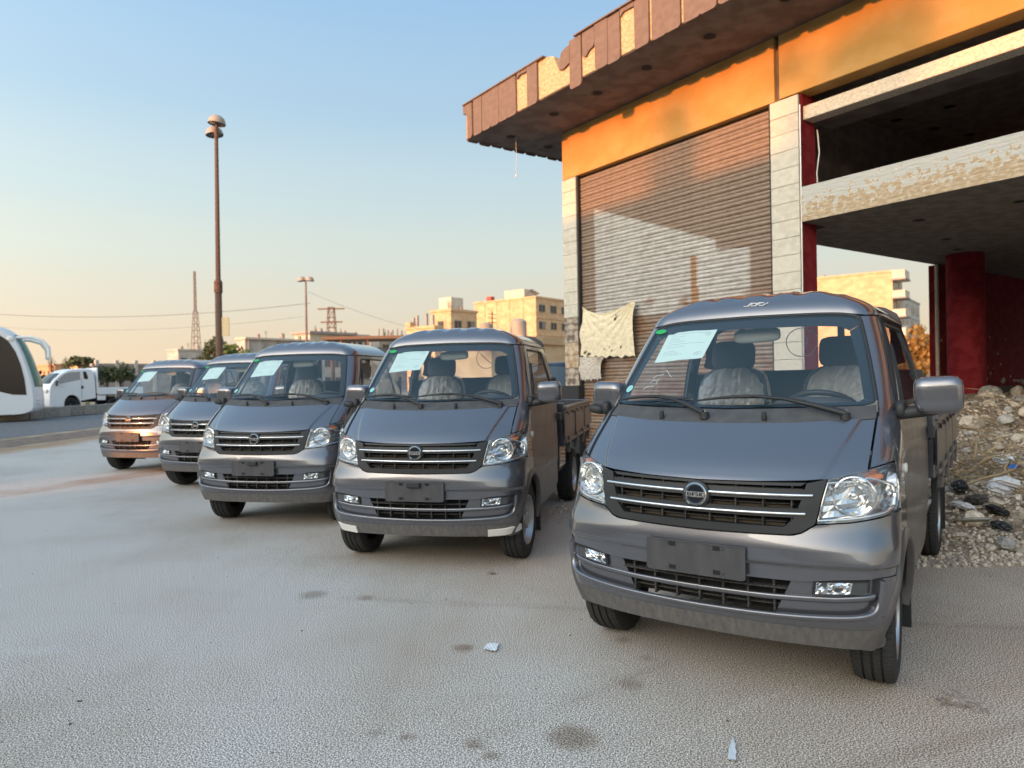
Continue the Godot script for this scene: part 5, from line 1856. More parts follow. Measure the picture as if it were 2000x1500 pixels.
func build_white_pickup() -> void:
	var B = thing("white_pickup", "white light pickup with a low flat bed behind the road median", "pickup truck", Vector3(-26.3, 0, -39.7), 0.0)
	B.basis = Basis(Vector3(-0.62, 0, 0.785), Vector3.UP, Vector3(-0.785, 0, -0.62)).scaled(Vector3.ONE * 1.03)
	var o = PackedVector2Array([Vector2(-3.08, 0.75), Vector2(-3.04, 1.7), Vector2(-2.95, 2.2), Vector2(-2.85, 2.36), Vector2(-2.6, 2.40), Vector2(-1.6, 2.38), Vector2(-1.2, 2.30), Vector2(-0.82, 2.14), Vector2(-0.40, 1.85), Vector2(-0.12, 1.55), Vector2(-0.03, 1.3), Vector2(0.0, 0.9), Vector2(0.0, 0.42), Vector2(-0.06, 0.34)])
	o.append(Vector2(-0.98, 0.34))
	for k in 11:
		var a = PI * k / 10.0
		o.append(Vector2(-1.55 + 0.56 * cos(a), 0.40 + 0.56 * sin(a)))
	o.append(Vector2(-2.12, 0.62))
	var st = st_new()
	hull(st, o, 0.86, 0.22, -1.5)
	obj("cab", st, M.white_paint, B)
	for s in [1.0, -1.0]:
		var t = Transform3D(Basis(Vector3.RIGHT, Vector3.UP, Vector3(0, 0, s)), Vector3.ZERO)
		st = st_new()
		prism(st, PackedVector2Array([Vector2(-0.66, 1.62), Vector2(-0.80, 1.86), Vector2(-1.15, 2.10), Vector2(-1.45, 2.19), Vector2(-2.10, 2.22), Vector2(-2.10, 1.78), Vector2(-1.6, 1.70), Vector2(-0.95, 1.58)]), 0.862, 0.868, t)
		obj("door_window", st, M.glass_grey, B)
		st = st_new()
		prism(st, PackedVector2Array([Vector2(-2.28, 2.24), Vector2(-2.48, 2.22), Vector2(-2.60, 1.88), Vector2(-2.56, 1.80), Vector2(-2.34, 1.82)]), 0.862, 0.870, t)
		obj("quarter_window", st, M.frit, B)
		obj("door_handle", bxm(Vector3(-2.22, 1.36, 0.865 * s), Vector3(0.15, 0.16, 0.02), 0.005), M.black, B)
		obj("door_seam", bxm(Vector3(-2.18, 1.3, 0.861 * s), Vector3(0.02, 1.2, 0.008)), M.trim, B)
		obj("wing_mirror", bxm(Vector3(-0.60, 1.60, 0.98 * s), Vector3(0.10, 0.30, 0.18), 0.03), M.black, B)
		st = st_new()
		loaf(st, Vector3(-0.08, 1.20, 0.66 * s), Vector3(0.14, 0.22, 0.28), 3.0, 8)
		obj("headlight", st, M.tape, B)
		simple_wheel(B, Vector3(-1.55, 0.40, 0.70 * s), 0.40, 0.24)
		simple_wheel(B, Vector3(-4.3, 0.38, 0.66 * s), 0.38, 0.3)
		obj("bed_side", bxm(Vector3(-4.72, 1.13, 0.88 * s), Vector3(3.1, 0.40, 0.04), 0.012), M.white_paint, B)
		obj("bed_step", bxm(Vector3(-3.45, 0.74, 0.84 * s), Vector3(0.55, 0.26, 0.05), 0.02), M.white_paint, B)
	obj("headboard", bxm(Vector3(-3.2, 1.72, 0), Vector3(0.08, 1.45, 1.74), 0.02), M.white_paint, B)
	obj("bed_floor", bxm(Vector3(-4.72, 0.95, 0), Vector3(3.1, 0.08, 1.72), 0.01), M.dark_metal, B)
	obj("tailgate", bxm(Vector3(-6.28, 1.13, 0), Vector3(0.04, 0.40, 1.76), 0.01), M.white_paint, B)
	obj("chassis", bxm(Vector3(-4.0, 0.66, 0), Vector3(4.6, 0.28, 0.9)), M.under, B)
	obj("inner_arch", bxm(Vector3(-1.55, 0.70, 0), Vector3(1.15, 0.5, 1.3)), M.under, B)
	st = st_new()
	var rows = []
	for z in [-0.9, -0.5, 0.0, 0.5, 0.9]:
		var row = PackedVector3Array()
		for p in [Vector2(-0.80, 2.14), Vector2(-0.40, 1.865), Vector2(-0.14, 1.58)]:
			row.append(Vector3(p.x - 0.2 * pow(absf(z), 4.0) * clampf((p.x + 1.5) / 1.5, 0, 1) + 0.012, p.y + 0.008, z * 0.84))
		rows.append(row)
	sheet(st, rows, Vector3(1, 0.6, 0))
	obj("windscreen", st, M.frit, B)
	for k in B.get_children():
		if String(k.name).begins_with("wheel"): k.position.x *= 0.80
		else: k.scale.x = 0.80

# ---------------------------------------------------------------- the town behind
# corner at the origin; local x runs along the shaded street face, -z along the sunlit side face
func house(called: String, label: String, at: Vector3, lr: float, ll: float, h: float, wall: Material, storeys: int, bays: int, side_bays := 0, open := false) -> Node3D:
	var H = thing(called, label, "building", at)
	H.basis = Basis(Vector3(0.611, 0, -0.791), Vector3.UP, Vector3(0.791, 0, 0.611))
	obj("wall", bxm(Vector3(lr / 2, h / 2, -ll / 2), Vector3(lr, h, ll)), wall, H)
	obj("parapet", bxm(Vector3(lr / 2, h + 0.05, -ll / 2), Vector3(lr + 0.3, 0.34, ll + 0.3)), wall, H)
	var sh = (h - 0.6) / storeys
	for k in storeys:
		if k > 0: obj("floor_band", bxm(Vector3(lr / 2, sh * k, 0.06), Vector3(lr, 0.22, 0.12)), wall, H)
		for b in bays:
			var x = lr * (b + 0.5) / bays
			var w = lr / bays * 0.52
			var y = sh * k + sh * 0.56
			var f = obj("window", bxm(Vector3(x, y, 0.03), Vector3(w + 0.16, sh * 0.46, 0.10)), M.win_frame[(k * 3 + b * 5) % 2], H)
			obj("pane", bxm(Vector3(x - w * 0.26, y, 0.075), Vector3(w * 0.46, sh * 0.40, 0.03)), M.win_dark, f)
			obj("pane", bxm(Vector3(x + w * 0.26, y, 0.075), Vector3(w * 0.46, sh * 0.40, 0.03)), M.win_dark if (k + b) % 3 else M.win_shut, f)
		for b in side_bays:
			var z = -ll * (b + 0.5) / side_bays
			obj("side_window", bxm(Vector3(-0.03, sh * k + sh * 0.56, z), Vector3(0.10, sh * 0.40, ll / side_bays * (0.62 if open else 0.28))), M.win_dark, H)
	if lr > 4.0 and ll > 1.0:
		for k in 3:
			var p = Vector3(lr * (0.2 + 0.27 * k), h + 0.2, -ll * (0.25 + 0.2 * ((k * 2 + storeys) % 3)))
			var s2 = st_new()
			lathe(s2, [Vector2(0.5, 0.0), Vector2(0.5, 1.0), Vector2(0.3, 1.15), Vector2(0.0, 1.2)], Transform3D(Basis().scaled(Vector3.ONE * (0.6 + 0.2 * (k % 2))), p), 12)
			obj("water_tank", s2, M.win_frame[k % 2] if k != 1 else M.lamp_dome, H)
		var s3 = st_new()
		tube(s3, [Vector3(lr * 0.3, h, -ll * 0.5), Vector3(lr * 0.3, h + 1.5, -ll * 0.5)], [0.03], 5)
		for k in 3: tube(s3, [Vector3(lr * 0.3 - 0.3, h + 0.95 + 0.2 * k, -ll * 0.5), Vector3(lr * 0.3 + 0.3, h + 0.95 + 0.2 * k, -ll * 0.5)], [0.015], 4)
		obj("aerial", s3, M.dark_metal, H)
	return H

func block(H: Node3D, called: String, c: Vector3, s: Vector3, m: Material) -> void:
	obj(called, bxm(c, s), m, H)

func leaf_tree(called: String, label: String, cat: String, at: Vector3, h: float, r: float, ry: float, n: int, leaf: Material, sd: int, group := "") -> void:
	rng.seed = sd
	var T = thing(called, label, cat, at, 0.0, group)
	var st = st_new()
	var lim = []
	tube(st, [Vector3.ZERO, Vector3(0.05 * h * rr(-1, 1), h * 0.35, 0), Vector3(0.06 * h * rr(-1, 1), h * 0.62, 0.03 * h)], [h * 0.028, h * 0.020, h * 0.010], 7)
	for k in 6:
		var a = TAU * k / 6 + rr(-0.4, 0.4)
		var e = Vector3(cos(a) * r * 0.62, h - ry + rr(-0.4, 0.5) * ry, sin(a) * r * 0.62)
		tube(st, [Vector3(0, h * rr(0.28, 0.5), 0), e * Vector3(0.5, 0.9, 0.5), e], [h * 0.012, h * 0.008, h * 0.004], 5)
		lim.append(e)
	obj("trunk", st, M.bark, T)
	st = st_new()
	var cl = []
	for k in 14: cl.append([Vector3(rr(-1, 1) * r * 0.7, h - ry + rr(-0.6, 0.75) * ry, rr(-1, 1) * r * 0.7), rr(0.28, 0.5)])
	for e in lim: cl.append([e, rr(0.3, 0.45)])
	for k in n:
		var c = cl[rng.randi() % cl.size()]
		var d = Vector3(rr(-1, 1), rr(-1, 1), rr(-1, 1)).normalized() * pow(rr(0.1, 1.0), 0.45)
		var p: Vector3 = c[0] + d * Vector3(r, ry, r) * c[1]
		var s = r * rr(0.05, 0.11)
		var u = Vector3(rr(-1, 1), rr(-0.6, 0.6), rr(-1, 1)).normalized()
		var v = u.cross(Vector3(rr(-1, 1), rr(-1, 1), rr(-1, 1))).normalized()
		tri(st, p - u * s, p + u * s, p + v * s * 1.5, u.cross(v))
		tri(st, p - u * s, p + u * s, p - v * s * 1.5, u.cross(v))
	obj("crown", st, leaf, T)

func lattice(st: SurfaceTool, h0: float, h1: float, w0: float, w1: float, n: int, r: float) -> void:
	for k in n:
		var a = lerpf(h0, h1, float(k) / n)
		var b = lerpf(h0, h1, float(k + 1) / n)
		var wa = lerpf(w0, w1, float(k) / n) / 2
		var wb = lerpf(w0, w1, float(k + 1) / n) / 2
		var q = [Vector3(-1, 0, -1), Vector3(1, 0, -1), Vector3(1, 0, 1), Vector3(-1, 0, 1)]
		for i in 4:
			var j = (i + 1) % 4
			tube(st, [q[i] * wa + Vector3(0, a, 0), q[i] * wb + Vector3(0, b, 0)], [r], 4, false)
			tube(st, [q[i] * wa + Vector3(0, a, 0), q[j] * wb + Vector3(0, b, 0)], [r * 0.6], 4, false)
			tube(st, [q[i] * wb + Vector3(0, b, 0), q[j] * wb + Vector3(0, b, 0)], [r * 0.6], 4, false)

func solar_panel(parent: Node, c: Vector3, s: Vector2, b: Basis) -> void:
	var o = obj("solar_panel", bxm(c, Vector3(s.x, 0.05, s.y), 0.0, b), M.solar, parent)
	obj("panel_frame", bxm(c - b.y * 0.03, Vector3(s.x + 0.08, 0.04, s.y + 0.08), 0.0, b), M.steel, o)

func build_far() -> void:
	M.win_dark = mat(lin(0.03, 0.032, 0.036), 0.25)
	M.win_shut = mat(lin(0.20, 0.19, 0.17), 0.7)
	M.win_frame = [mat(lin(0.30, 0.26, 0.21), 0.8), mat(lin(0.20, 0.17, 0.14), 0.8)]
	M.solar = mat(lin(0.02, 0.022, 0.05), 0.12)
	var sand = rough_mat(lin(0.48, 0.315, 0.175), lin(0.60, 0.42, 0.25), 0.12, 0.012, 0.9, 0.0, 131)
	var pale = rough_mat(lin(0.46, 0.40, 0.32), lin(0.56, 0.50, 0.41), 0.12, 0.012, 0.9, 0.0, 132)
	var grey = rough_mat(lin(0.36, 0.34, 0.31), lin(0.45, 0.43, 0.40), 0.12, 0.012, 0.9, 0.0, 133)
	var conc = rough_mat(lin(0.24, 0.22, 0.20), lin(0.32, 0.30, 0.27), 0.12, 0.012, 0.9, 0.0, 134)
	# tall block with the sunlit blank side
	var K = house("apartment_block", "tall sandy apartment block with a blank sunlit side just left of the stone column", Vector3(4.91, 0, -139), 16.0, 15.8, 17.4, sand, 5, 4)
	block(K, "stair_house", Vector3(3.0, 18.4, -6.0), Vector3(4.0, 2.0, 5.0), pale)
	block(K, "roof_tank", Vector3(2.0, 18.2, -13.0), Vector3(1.2, 1.0, 1.2), M.roof_red)
	for z in [-3.2, -6.6, -9.9, -13.0]:
		block(K, "side_rib", Vector3(-0.05, 8.7, z), Vector3(0.12, 17.2, 0.35), sand)
	for y in [4.0, 7.4, 10.8, 14.2]:
		block(K, "side_band", Vector3(-0.03, y, -7.9), Vector3(0.08, 0.3, 15.7), sand)
	var sb = Basis(Vector3.UP, 0.9) * Basis(Vector3.RIGHT, 0.5)
	solar_panel(K, Vector3(1.4, 18.6, -1.4), Vector2(2.6, 1.8), sb)
	# stepped building left of it
	var J = house("apartment_block", "stepped sandy building with column stubs on its lower roof, left of the tall block", Vector3(-8.39, 0, -100), 5.6, 3.9, 11.3, sand, 3, 2, 1)
	block(J, "stair_house", Vector3(3.6, 12.4, -3.2), Vector3(2.6, 2.2, 2.4), pale)
	var J2 = house("apartment_block", "lower sunlit sandy wing with open bays below the stepped building", Vector3(-10.33, 0, -96.2), 1.5, 5.4, 8.7, sand, 3, 1, 3, true)
	for q in [[0.4, -0.6, 1.7], [0.8, -2.2, 2.0], [0.4, -3.6, 1.8], [0.9, -4.8, 1.6]]:
		block(J2, "column_stub", Vector3(q[0], 8.7 + q[2] / 2, q[1]), Vector3(0.3, q[2], 0.3), conc)
	block(J2, "roof_slab_edge", Vector3(0.5, 9.15, -4.9), Vector3(1.4, 0.9, 0.9), sand)
	var st = st_new()
	box(st, Vector3(1.0, 12.6, -1.6), Vector3(1.6, 0.05, 0.9), 0.0, Basis(Vector3.UP, 0.6) * Basis(Vector3.RIGHT, 0.6))
	obj("solar_heater", st, M.steel, J)
	var Mw = house("flat_building", "low pale building carrying a row of tilted solar panels, before the tall block", Vector3(-2.4, 0, -84), 12.0, 6.4, 6.6, pale, 2, 4)
	for k in 4:
		solar_panel(Mw, Vector3(1.4 + 0.95 * k, 7.5, -1.6), Vector2(0.88, 1.9), Basis(Vector3.UP, 0.5) * Basis(Vector3.RIGHT, 0.62))
	var Hh = house("flat_building", "flat roofed building with an open colonnade upper floor behind the slim lamp", Vector3(-33.85, 0, -120), 9.2, 4.3, 9.9, pale, 3, 4, 2, true)
	block(Hh, "roof_overhang", Vector3(4.6, 10.0, -2.0), Vector3(10.2, 0.4, 5.4), conc)
	house("flat_building", "long pale building with small windows right of the palm", Vector3(-36.6, 0, -150), 8.8, 4.2, 11.6, grey, 3, 5)
	var Rb = house("unfinished_building", "unfinished concrete building with bare column stubs along its roof", Vector3(-24.07, 0, -130), 9.0, 2.4, 9.6, conc, 3, 3)
	for k in 8: block(Rb, "column_stub", Vector3(0.3 + 1.15 * k, 10.4, -0.4), Vector3(0.22, 1.5 + 0.4 * sin(k * 2.0), 0.22), conc)
	var G = house("long_shed", "long grey concrete shed with buttresses right of the bushy trees", Vector3(-41.07, 0, -110), 15.0, 2.4, 8.5, grey, 1, 0)
	for k in 6: block(G, "buttress", Vector3(0.6 + 2.6 * k, 4.2, 0.08), Vector3(0.22, 8.4, 0.3), conc)
	block(G, "roof_edge", Vector3(7.5, 8.55, -1.0), Vector3(15.4, 0.3, 3.0), pale)
	var D = house("flat_building", "low pale building with three dark windows at the foot of the lattice mast", Vector3(-60.76, 0, -130), 10.0, 4.0, 7.9, grey, 2, 5)
	house("flat_building", "low orange lit building above the white pickup's windscreen, farthest left", Vector3(-108.88, 0, -170), 3.2, 16.0, 7.0, M.roof_red2, 2, 1, 6)
	house("flat_building", "low orange lit building above the white pickup's cab, right of the cypresses", Vector3(-115.96, 0, -192), 4.2, 12.0, 7.2, sand, 2, 1, 4)
	var W = house("yard_wall", "long grey wall with square posts behind the white pickup's bed", Vector3(-52.86, 0, -90), 30.0, 0.4, 4.2, conc, 1, 0)
	W.set_meta("category", "wall")
	for k in 10: block(W, "post", Vector3(0.4 + 2.4 * k, 2.4, 0.1), Vector3(0.4, 4.9, 0.5), grey)
	# seen through the open bay
	var N = house("apartment_block", "sunlit blank sided block with stacked corner balconies, seen under the slab", Vector3(62.17, 0, -116), 9.0, 26.0, 17.8, sand, 5, 2)
	for k in 5:
		var y = 16.4 - 3.05 * k
		block(N, "balcony", Vector3(1.9, y + 0.75, 0.9), Vector3(4.4, 1.15 if k else 1.6, 1.9), pale)
		block(N, "balcony_slab", Vector3(1.9, y + 0.1, 0.95), Vector3(4.5, 0.25, 2.1), conc)
	block(N, "stair_house", Vector3(4.0, 18.8, -21.0), Vector3(5.0, 2.2, 7.0), sand)
	var O = house("apartment_block", "grey shaded apartment block right of the stacked balconies, seen under the slab", Vector3(76.2, 0, -140), 26.0, 8.0, 16.6, grey, 5, 4)
	for k in 4: block(O, "balcony", Vector3(2.0, 3.4 + 3.3 * k, 0.7), Vector3(3.6, 1.1, 1.5), grey)
	var Y = house("yard_wall", "sunlit sandy yard wall under the stacked balconies", Vector3(40.5, 0, -70), 12.0, 22.0, 4.3, sand, 1, 0)
	Y.set_meta("category", "wall")
	# shop front and sign seen through the second truck's rear window
	var S = house("shop", "low sandy shop carrying a red sign, behind the second truck from the heap", Vector3(-0.9, 0, -32), 6.5, 3.0, 3.2, sand, 1, 3)
	st = st_new()
	box(st, Vector3(-1.35, 2.86, -31.4), Vector3(1.25, 0.42, 0.10), 0.01, Basis(Vector3.UP, 0.1))
	var sg = obj("shop_sign", st, mat(lin(0.45, 0.03, 0.03), 0.5))
	tag(sg, "red sign board with pale lettering over the low sandy shop", "sign")
	st = st_new()
	rng.seed = 140
	for k in 5:
		box(st, Vector3(-1.8 + 0.2 * k, 2.88 + 0.02 * (k % 2), -31.36 - 0.02 * k + 0.03), Vector3(0.12, 0.05 + 0.12 * rng.randf(), 0.04), 0.0, Basis(Vector3.UP, 0.1))
		box(st, Vector3(-1.8 + 0.2 * k, 2.80, -31.36 - 0.02 * k + 0.03), Vector3(0.18, 0.04, 0.04), 0.0, Basis(Vector3.UP, 0.1))
	obj("sign_lettering", st, M.tape, sg)
	# rust brown canopy frame
	var F = thing("steel_canopy", "rust brown steel canopy frame standing right of the palm", "canopy", Vector3(-9.6, 0, -40))
	obj("roof_edge", bxm(Vector3(1.9, 3.86, -1.0), Vector3(5.6, 0.16, 3.0)), M.roof_brown, F)
	for x in [0.1, 1.6, 3.2, 4.5]: obj("post", bxm(Vector3(x, 1.9, 0.2), Vector3(0.11, 3.8, 0.11)), M.roof_brown, F)
	# masts
	st = st_new()
	lattice(st, 0.0, 9.0, 2.9, 1.5, 5, 0.07)
	lattice(st, 9.0, 17.0, 1.5, 0.7, 6, 0.06)
	lattice(st, 17.0, 25.4, 0.40, 0.30, 9, 0.05)
	var ms = obj("lattice_mast", st, M.roof_brown)
	ms.position = Vector3(-66.3, 0, -150)
	tag(ms, "slender steel lattice mast tapering to a thin top, left of the rusty lamp", "mast")
	st = st_new()
	lattice(st, 0.0, 22.6, 3.6, 1.5, 8, 0.12)
	for y in [18.5, 22.2]: box(st, Vector3(0, y, 0), Vector3(7.4 if y > 20 else 6.0, 0.35, 0.7))
	ms = obj("power_pylon", st, M.roof_brown)
	ms.position = Vector3(-50.3, 0, -200)
	tag(ms, "short lattice power pylon with two cross arms above the palm", "pylon")
	# trees
	leaf_tree("tree", "tall thin olive green tree just right of the rusty lamp pole", "tree", Vector3(-34.0, 0, -82), 6.9, 1.5, 2.0, 900, M.leaf_olive, 151)
	leaf_tree("tree", "thin olive tree left of the rusty lamp pole", "tree", Vector3(-35.9, 0, -84), 5.6, 1.2, 1.7, 700, M.leaf_olive, 152)
	leaf_tree("tree", "broad rounded bushy tree above the shaded truck's roof", "tree", Vector3(-30.2, 0, -78), 5.9, 1.9, 1.8, 1400, M.leaf_light, 153)
	leaf_tree("tree", "small dark tree just behind the white pickup's headboard", "tree", Vector3(-35.05, 0, -60), 3.3, 0.8, 0.8, 500, M.leaf_dark, 154)
	leaf_tree("tree", "small dark round tree over the white pickup's bed, left of its pair", "tree", Vector3(-33.0, 0, -58), 3.1, 0.95, 0.75, 700, M.leaf_dark, 155)
	leaf_tree("tree", "wider small tree over the white pickup's bed, right of its pair", "tree", Vector3(-31.8, 0, -58), 3.3, 1.1, 0.9, 800, M.leaf_olive, 156)
	leaf_tree("cypress", "thin dark cypress nearest the coach mirror", "tree", Vector3(-77.3, 0, -120), 6.9, 0.7, 2.0, 400, M.leaf_dark, 157)
	leaf_tree("cypress", "broader dark cypress above the white pickup's roof", "tree", Vector3(-74.7, 0, -120), 6.6, 1.0, 2.2, 500, M.leaf_dark, 158)
	leaf_tree("tree", "ragged olive tree clump right of the two cypresses", "tree", Vector3(-72.5, 0, -120), 6.8, 2.2, 1.2, 700, M.leaf_olive, 159)
	leaf_tree("hedge_tree", "dark low tree row beside the coach windscreen", "tree", Vector3(-52.0, 0, -75), 3.4, 3.0, 0.9, 800, M.leaf_dark, 160)
	leaf_tree("shrub", "golden sunlit shrub beside the red wall's edge, seen under the slab", "shrub", Vector3(34.6, 0, -60), 5.6, 2.0, 2.6, 1600, M.leaf_gold, 161)
	leaf_tree("shrub", "low golden shrub left of the tall golden one, seen under the slab", "shrub", Vector3(31.8, 0, -58), 2.3, 1.8, 1.0, 700, M.leaf_gold, 162)
	var P = thing("palm_tree", "small palm with arching fronds behind the middle truck's roof", "palm", Vector3(-15.1, 0, -60))
	st = st_new()
	tube(st, [Vector3.ZERO, Vector3(0.05, 2.5, 0), Vector3(0, 5.0, 0)], [0.22, 0.17, 0.16], 9)
	obj("trunk", st, M.bark, P)
	rng.seed = 163
	for k in 22:
		st = st_new()
		var a = rr(0, TAU)
		var up = rr(-0.1, 1.1)
		var d = Vector3(cos(a), 0, sin(a))
		var pts = []
		for j in 7:
			var t = j / 6.0
			pts.append(Vector3(0, 5.0, 0) + d * 1.25 * t + Vector3(0, up * t - 1.0 * t * t, 0))
		tube(st, pts, [0.025, 0.02, 0.012, 0.008], 4)
		for j in 26:
			var t = 0.15 + 0.85 * j / 26.0
			var p: Vector3 = Vector3(0, 5.0, 0) + d * 1.25 * t + Vector3(0, up * t - 1.0 * t * t, 0)
			for s in [1.0, -1.0]:
				var e = Vector3(-d.z, 0, d.x) * s * 0.30 * sin(PI * (0.15 + 0.8 * t)) + d * 0.18 + Vector3(0, -0.08, 0)
				tri(st, p - d * 0.02, p + d * 0.03, p + e, Vector3.UP)
		obj("frond", st, M.leaf_light, P)
	# dark car behind the stone column
	build_dark_car()

func build_dark_car() -> void:
	var C = thing("parked_car", "dark car parked behind the second truck, by the stained stone column", "car", Vector3(0.86, 0, -16.0), -0.55)
	# along local z: front at +z
	var st = st_new()
	var prof = [Vector2(2.1, 0.35), Vector2(2.15, 0.75), Vector2(1.9, 0.98), Vector2(0.9, 1.12), Vector2(0.15, 1.66), Vector2(-0.3, 1.74), Vector2(-1.6, 1.72), Vector2(-2.1, 1.1), Vector2(-2.2, 0.4)]
	var rows = []
	for p in ease_c(prof, 6):
		var row = PackedVector3Array()
		var hw = 0.90 - 0.22 * smoothstep(0.95, 1.75, p.y)
		for k in 17:
			var u = k / 8.0 - 1.0
			row.append(Vector3(hw * signf(u) * pow(absf(u), 0.8), p.y - 0.10 * pow(absf(u), 5.0) * smoothstep(0.9, 1.6, p.y), p.x - 0.25 * pow(absf(u), 4.0) * signf(p.x)))
		rows.append(row)
	st.set_smooth_group(1)
	sheet(st, rows, Vector3(0, 0.7, 0), [], [], true)
	st.set_smooth_group(-1)
	var sp = PackedVector2Array(ease_c(prof, 6))
	var idx = Geometry2D.triangulate_polygon(sp)
	for s in [0, 16]:
		for k in range(0, idx.size(), 3):
			tri(st, rows[idx[k]][s], rows[idx[k + 1]][s], rows[idx[k + 2]][s], Vector3(s - 8.0, 0, 0))
	obj("body", st, mat(lin(0.012, 0.013, 0.016), 0.15, 0.2), C)
	st = st_new()
	rows = []
	for j in 7:
		var row = PackedVector3Array()
		for k in 13:
			var u = k / 6.0 - 1.0
			var t = j / 6.0
			row.append(Vector3(u * lerpf(0.78, 0.62, t), lerpf(1.14, 1.62, t) - 0.06 * pow(absf(u), 4.0) + 0.02, lerpf(0.93, 0.24, t) - 0.18 * pow(absf(u), 3.0) + 0.02))
		rows.append(row)
	st.set_smooth_group(1)
	sheet(st, rows, Vector3(0, 0.7, 0.7))
	obj("windscreen", st, M.mirror_glass, C)
	for s in [1.0, -1.0]:
		st = st_new()
		loaf(st, Vector3(0.98 * s, 1.10, 0.72), Vector3(0.24, 0.15, 0.14), 3.0, 8)
		obj("wing_mirror", st, M.black_gloss, C)
		st = st_new()
		loaf(st, Vector3(0.62 * s, 0.80, 1.92), Vector3(0.34, 0.16, 0.2), 3.0, 8)
		obj("headlight", st, M.chrome, C)
		simple_wheel_x(C, Vector3(0.80 * s, 0.33, 1.35), s)
		simple_wheel_x(C, Vector3(0.80 * s, 0.33, -1.35), s)

func simple_wheel_x(parent: Node3D, p: Vector3, s: float) -> void:
	simple_wheel(parent, p, 0.33, 0.2)
	parent.get_child(parent.get_child_count() - 1).rotation.y = PI / 2 * s

# ---------------------------------------------------------------- rubble heap
var heap_noise: FastNoiseLite

func heap_h(x: float, z: float) -> float:
	# distance behind the front edge of the heap, seen from the lot
	var d = (Vector2(x, z) - Vector2(3.3, -5.22)).dot(Vector2(0.10, -0.995))
	var l = (Vector2(x, z) - Vector2(3.3, -5.22)).dot(Vector2(0.93, 0.36))
	var e = smoothstep(-1.6, 1.4, l + 0.35 * d)
	var k = clampf(d / 4.6, 0.0, 1.0)
	var back = 1.0 - smoothstep(6.2, 9.0, d)
	return (0.93 * pow(k, 0.9) * back * e + 0.12 * heap_noise.get_noise_2d(x * 1.2, z * 1.2) * smoothstep(0.0, 0.8, d) * e + 0.05 * smoothstep(-0.2, 0.2, d) * e) - 0.03

func stone_mesh(sd: int, flat: float) -> ArrayMesh:
	var r = RandomNumberGenerator.new()
	r.seed = sd
	var n = FastNoiseLite.new()
	n.seed = sd
	n.frequency = 0.9
	var st = st_new()
	var rows = []
	var cuts = []
	for k in 7: cuts.append([Vector3(r.randf_range(-1, 1), r.randf_range(-1, 1), r.randf_range(-1, 1)).normalized(), r.randf_range(0.55, 0.85)])
	for i in 8:
		var row = PackedVector3Array()
		for k in 13:
			var th = PI * i / 7 - PI / 2
			var ph = TAU * (k % 12) / 12
			var d = Vector3(cos(th) * cos(ph), sin(th), cos(th) * sin(ph))
			var rad = 1.0 + 0.25 * n.get_noise_3dv(d * 2.0)
			for c in cuts:
				var q = d.dot(c[0])
				if q > 0.05: rad = minf(rad, c[1] / q)
			row.append(d * rad * Vector3(1, flat, 0.8) * 0.5)
		rows.append(row)
	sheet(st, rows, Vector3.ZERO, [], [], true)
	return commit(st)

func crumple(st: SurfaceTool, c: Vector3, s: Vector3, sd: int, amp := 0.35, n := 18) -> void:
	var nf = FastNoiseLite.new()
	nf.seed = sd
	nf.frequency = 1.6
	nf.fractal_octaves = 3
	nf.noise_type = FastNoiseLite.TYPE_CELLULAR
	nf.cellular_return_type = FastNoiseLite.RETURN_DISTANCE
	var rows = []
	for i in n + 1:
		var row = PackedVector3Array()
		for k in 2 * n + 1:
			var th = PI * i / n - PI / 2
			var ph = TAU * (k % (2 * n)) / (2 * n)
			var d = Vector3(cos(th) * cos(ph), sin(th), cos(th) * sin(ph))
			var rad = 1.0 + amp * (nf.get_noise_3dv(d * 1.1) * 1.6 + 0.5)
			row.append(c + d * rad * s * 0.5)
		rows.append(row)
	sheet(st, rows, c, [], [], true)

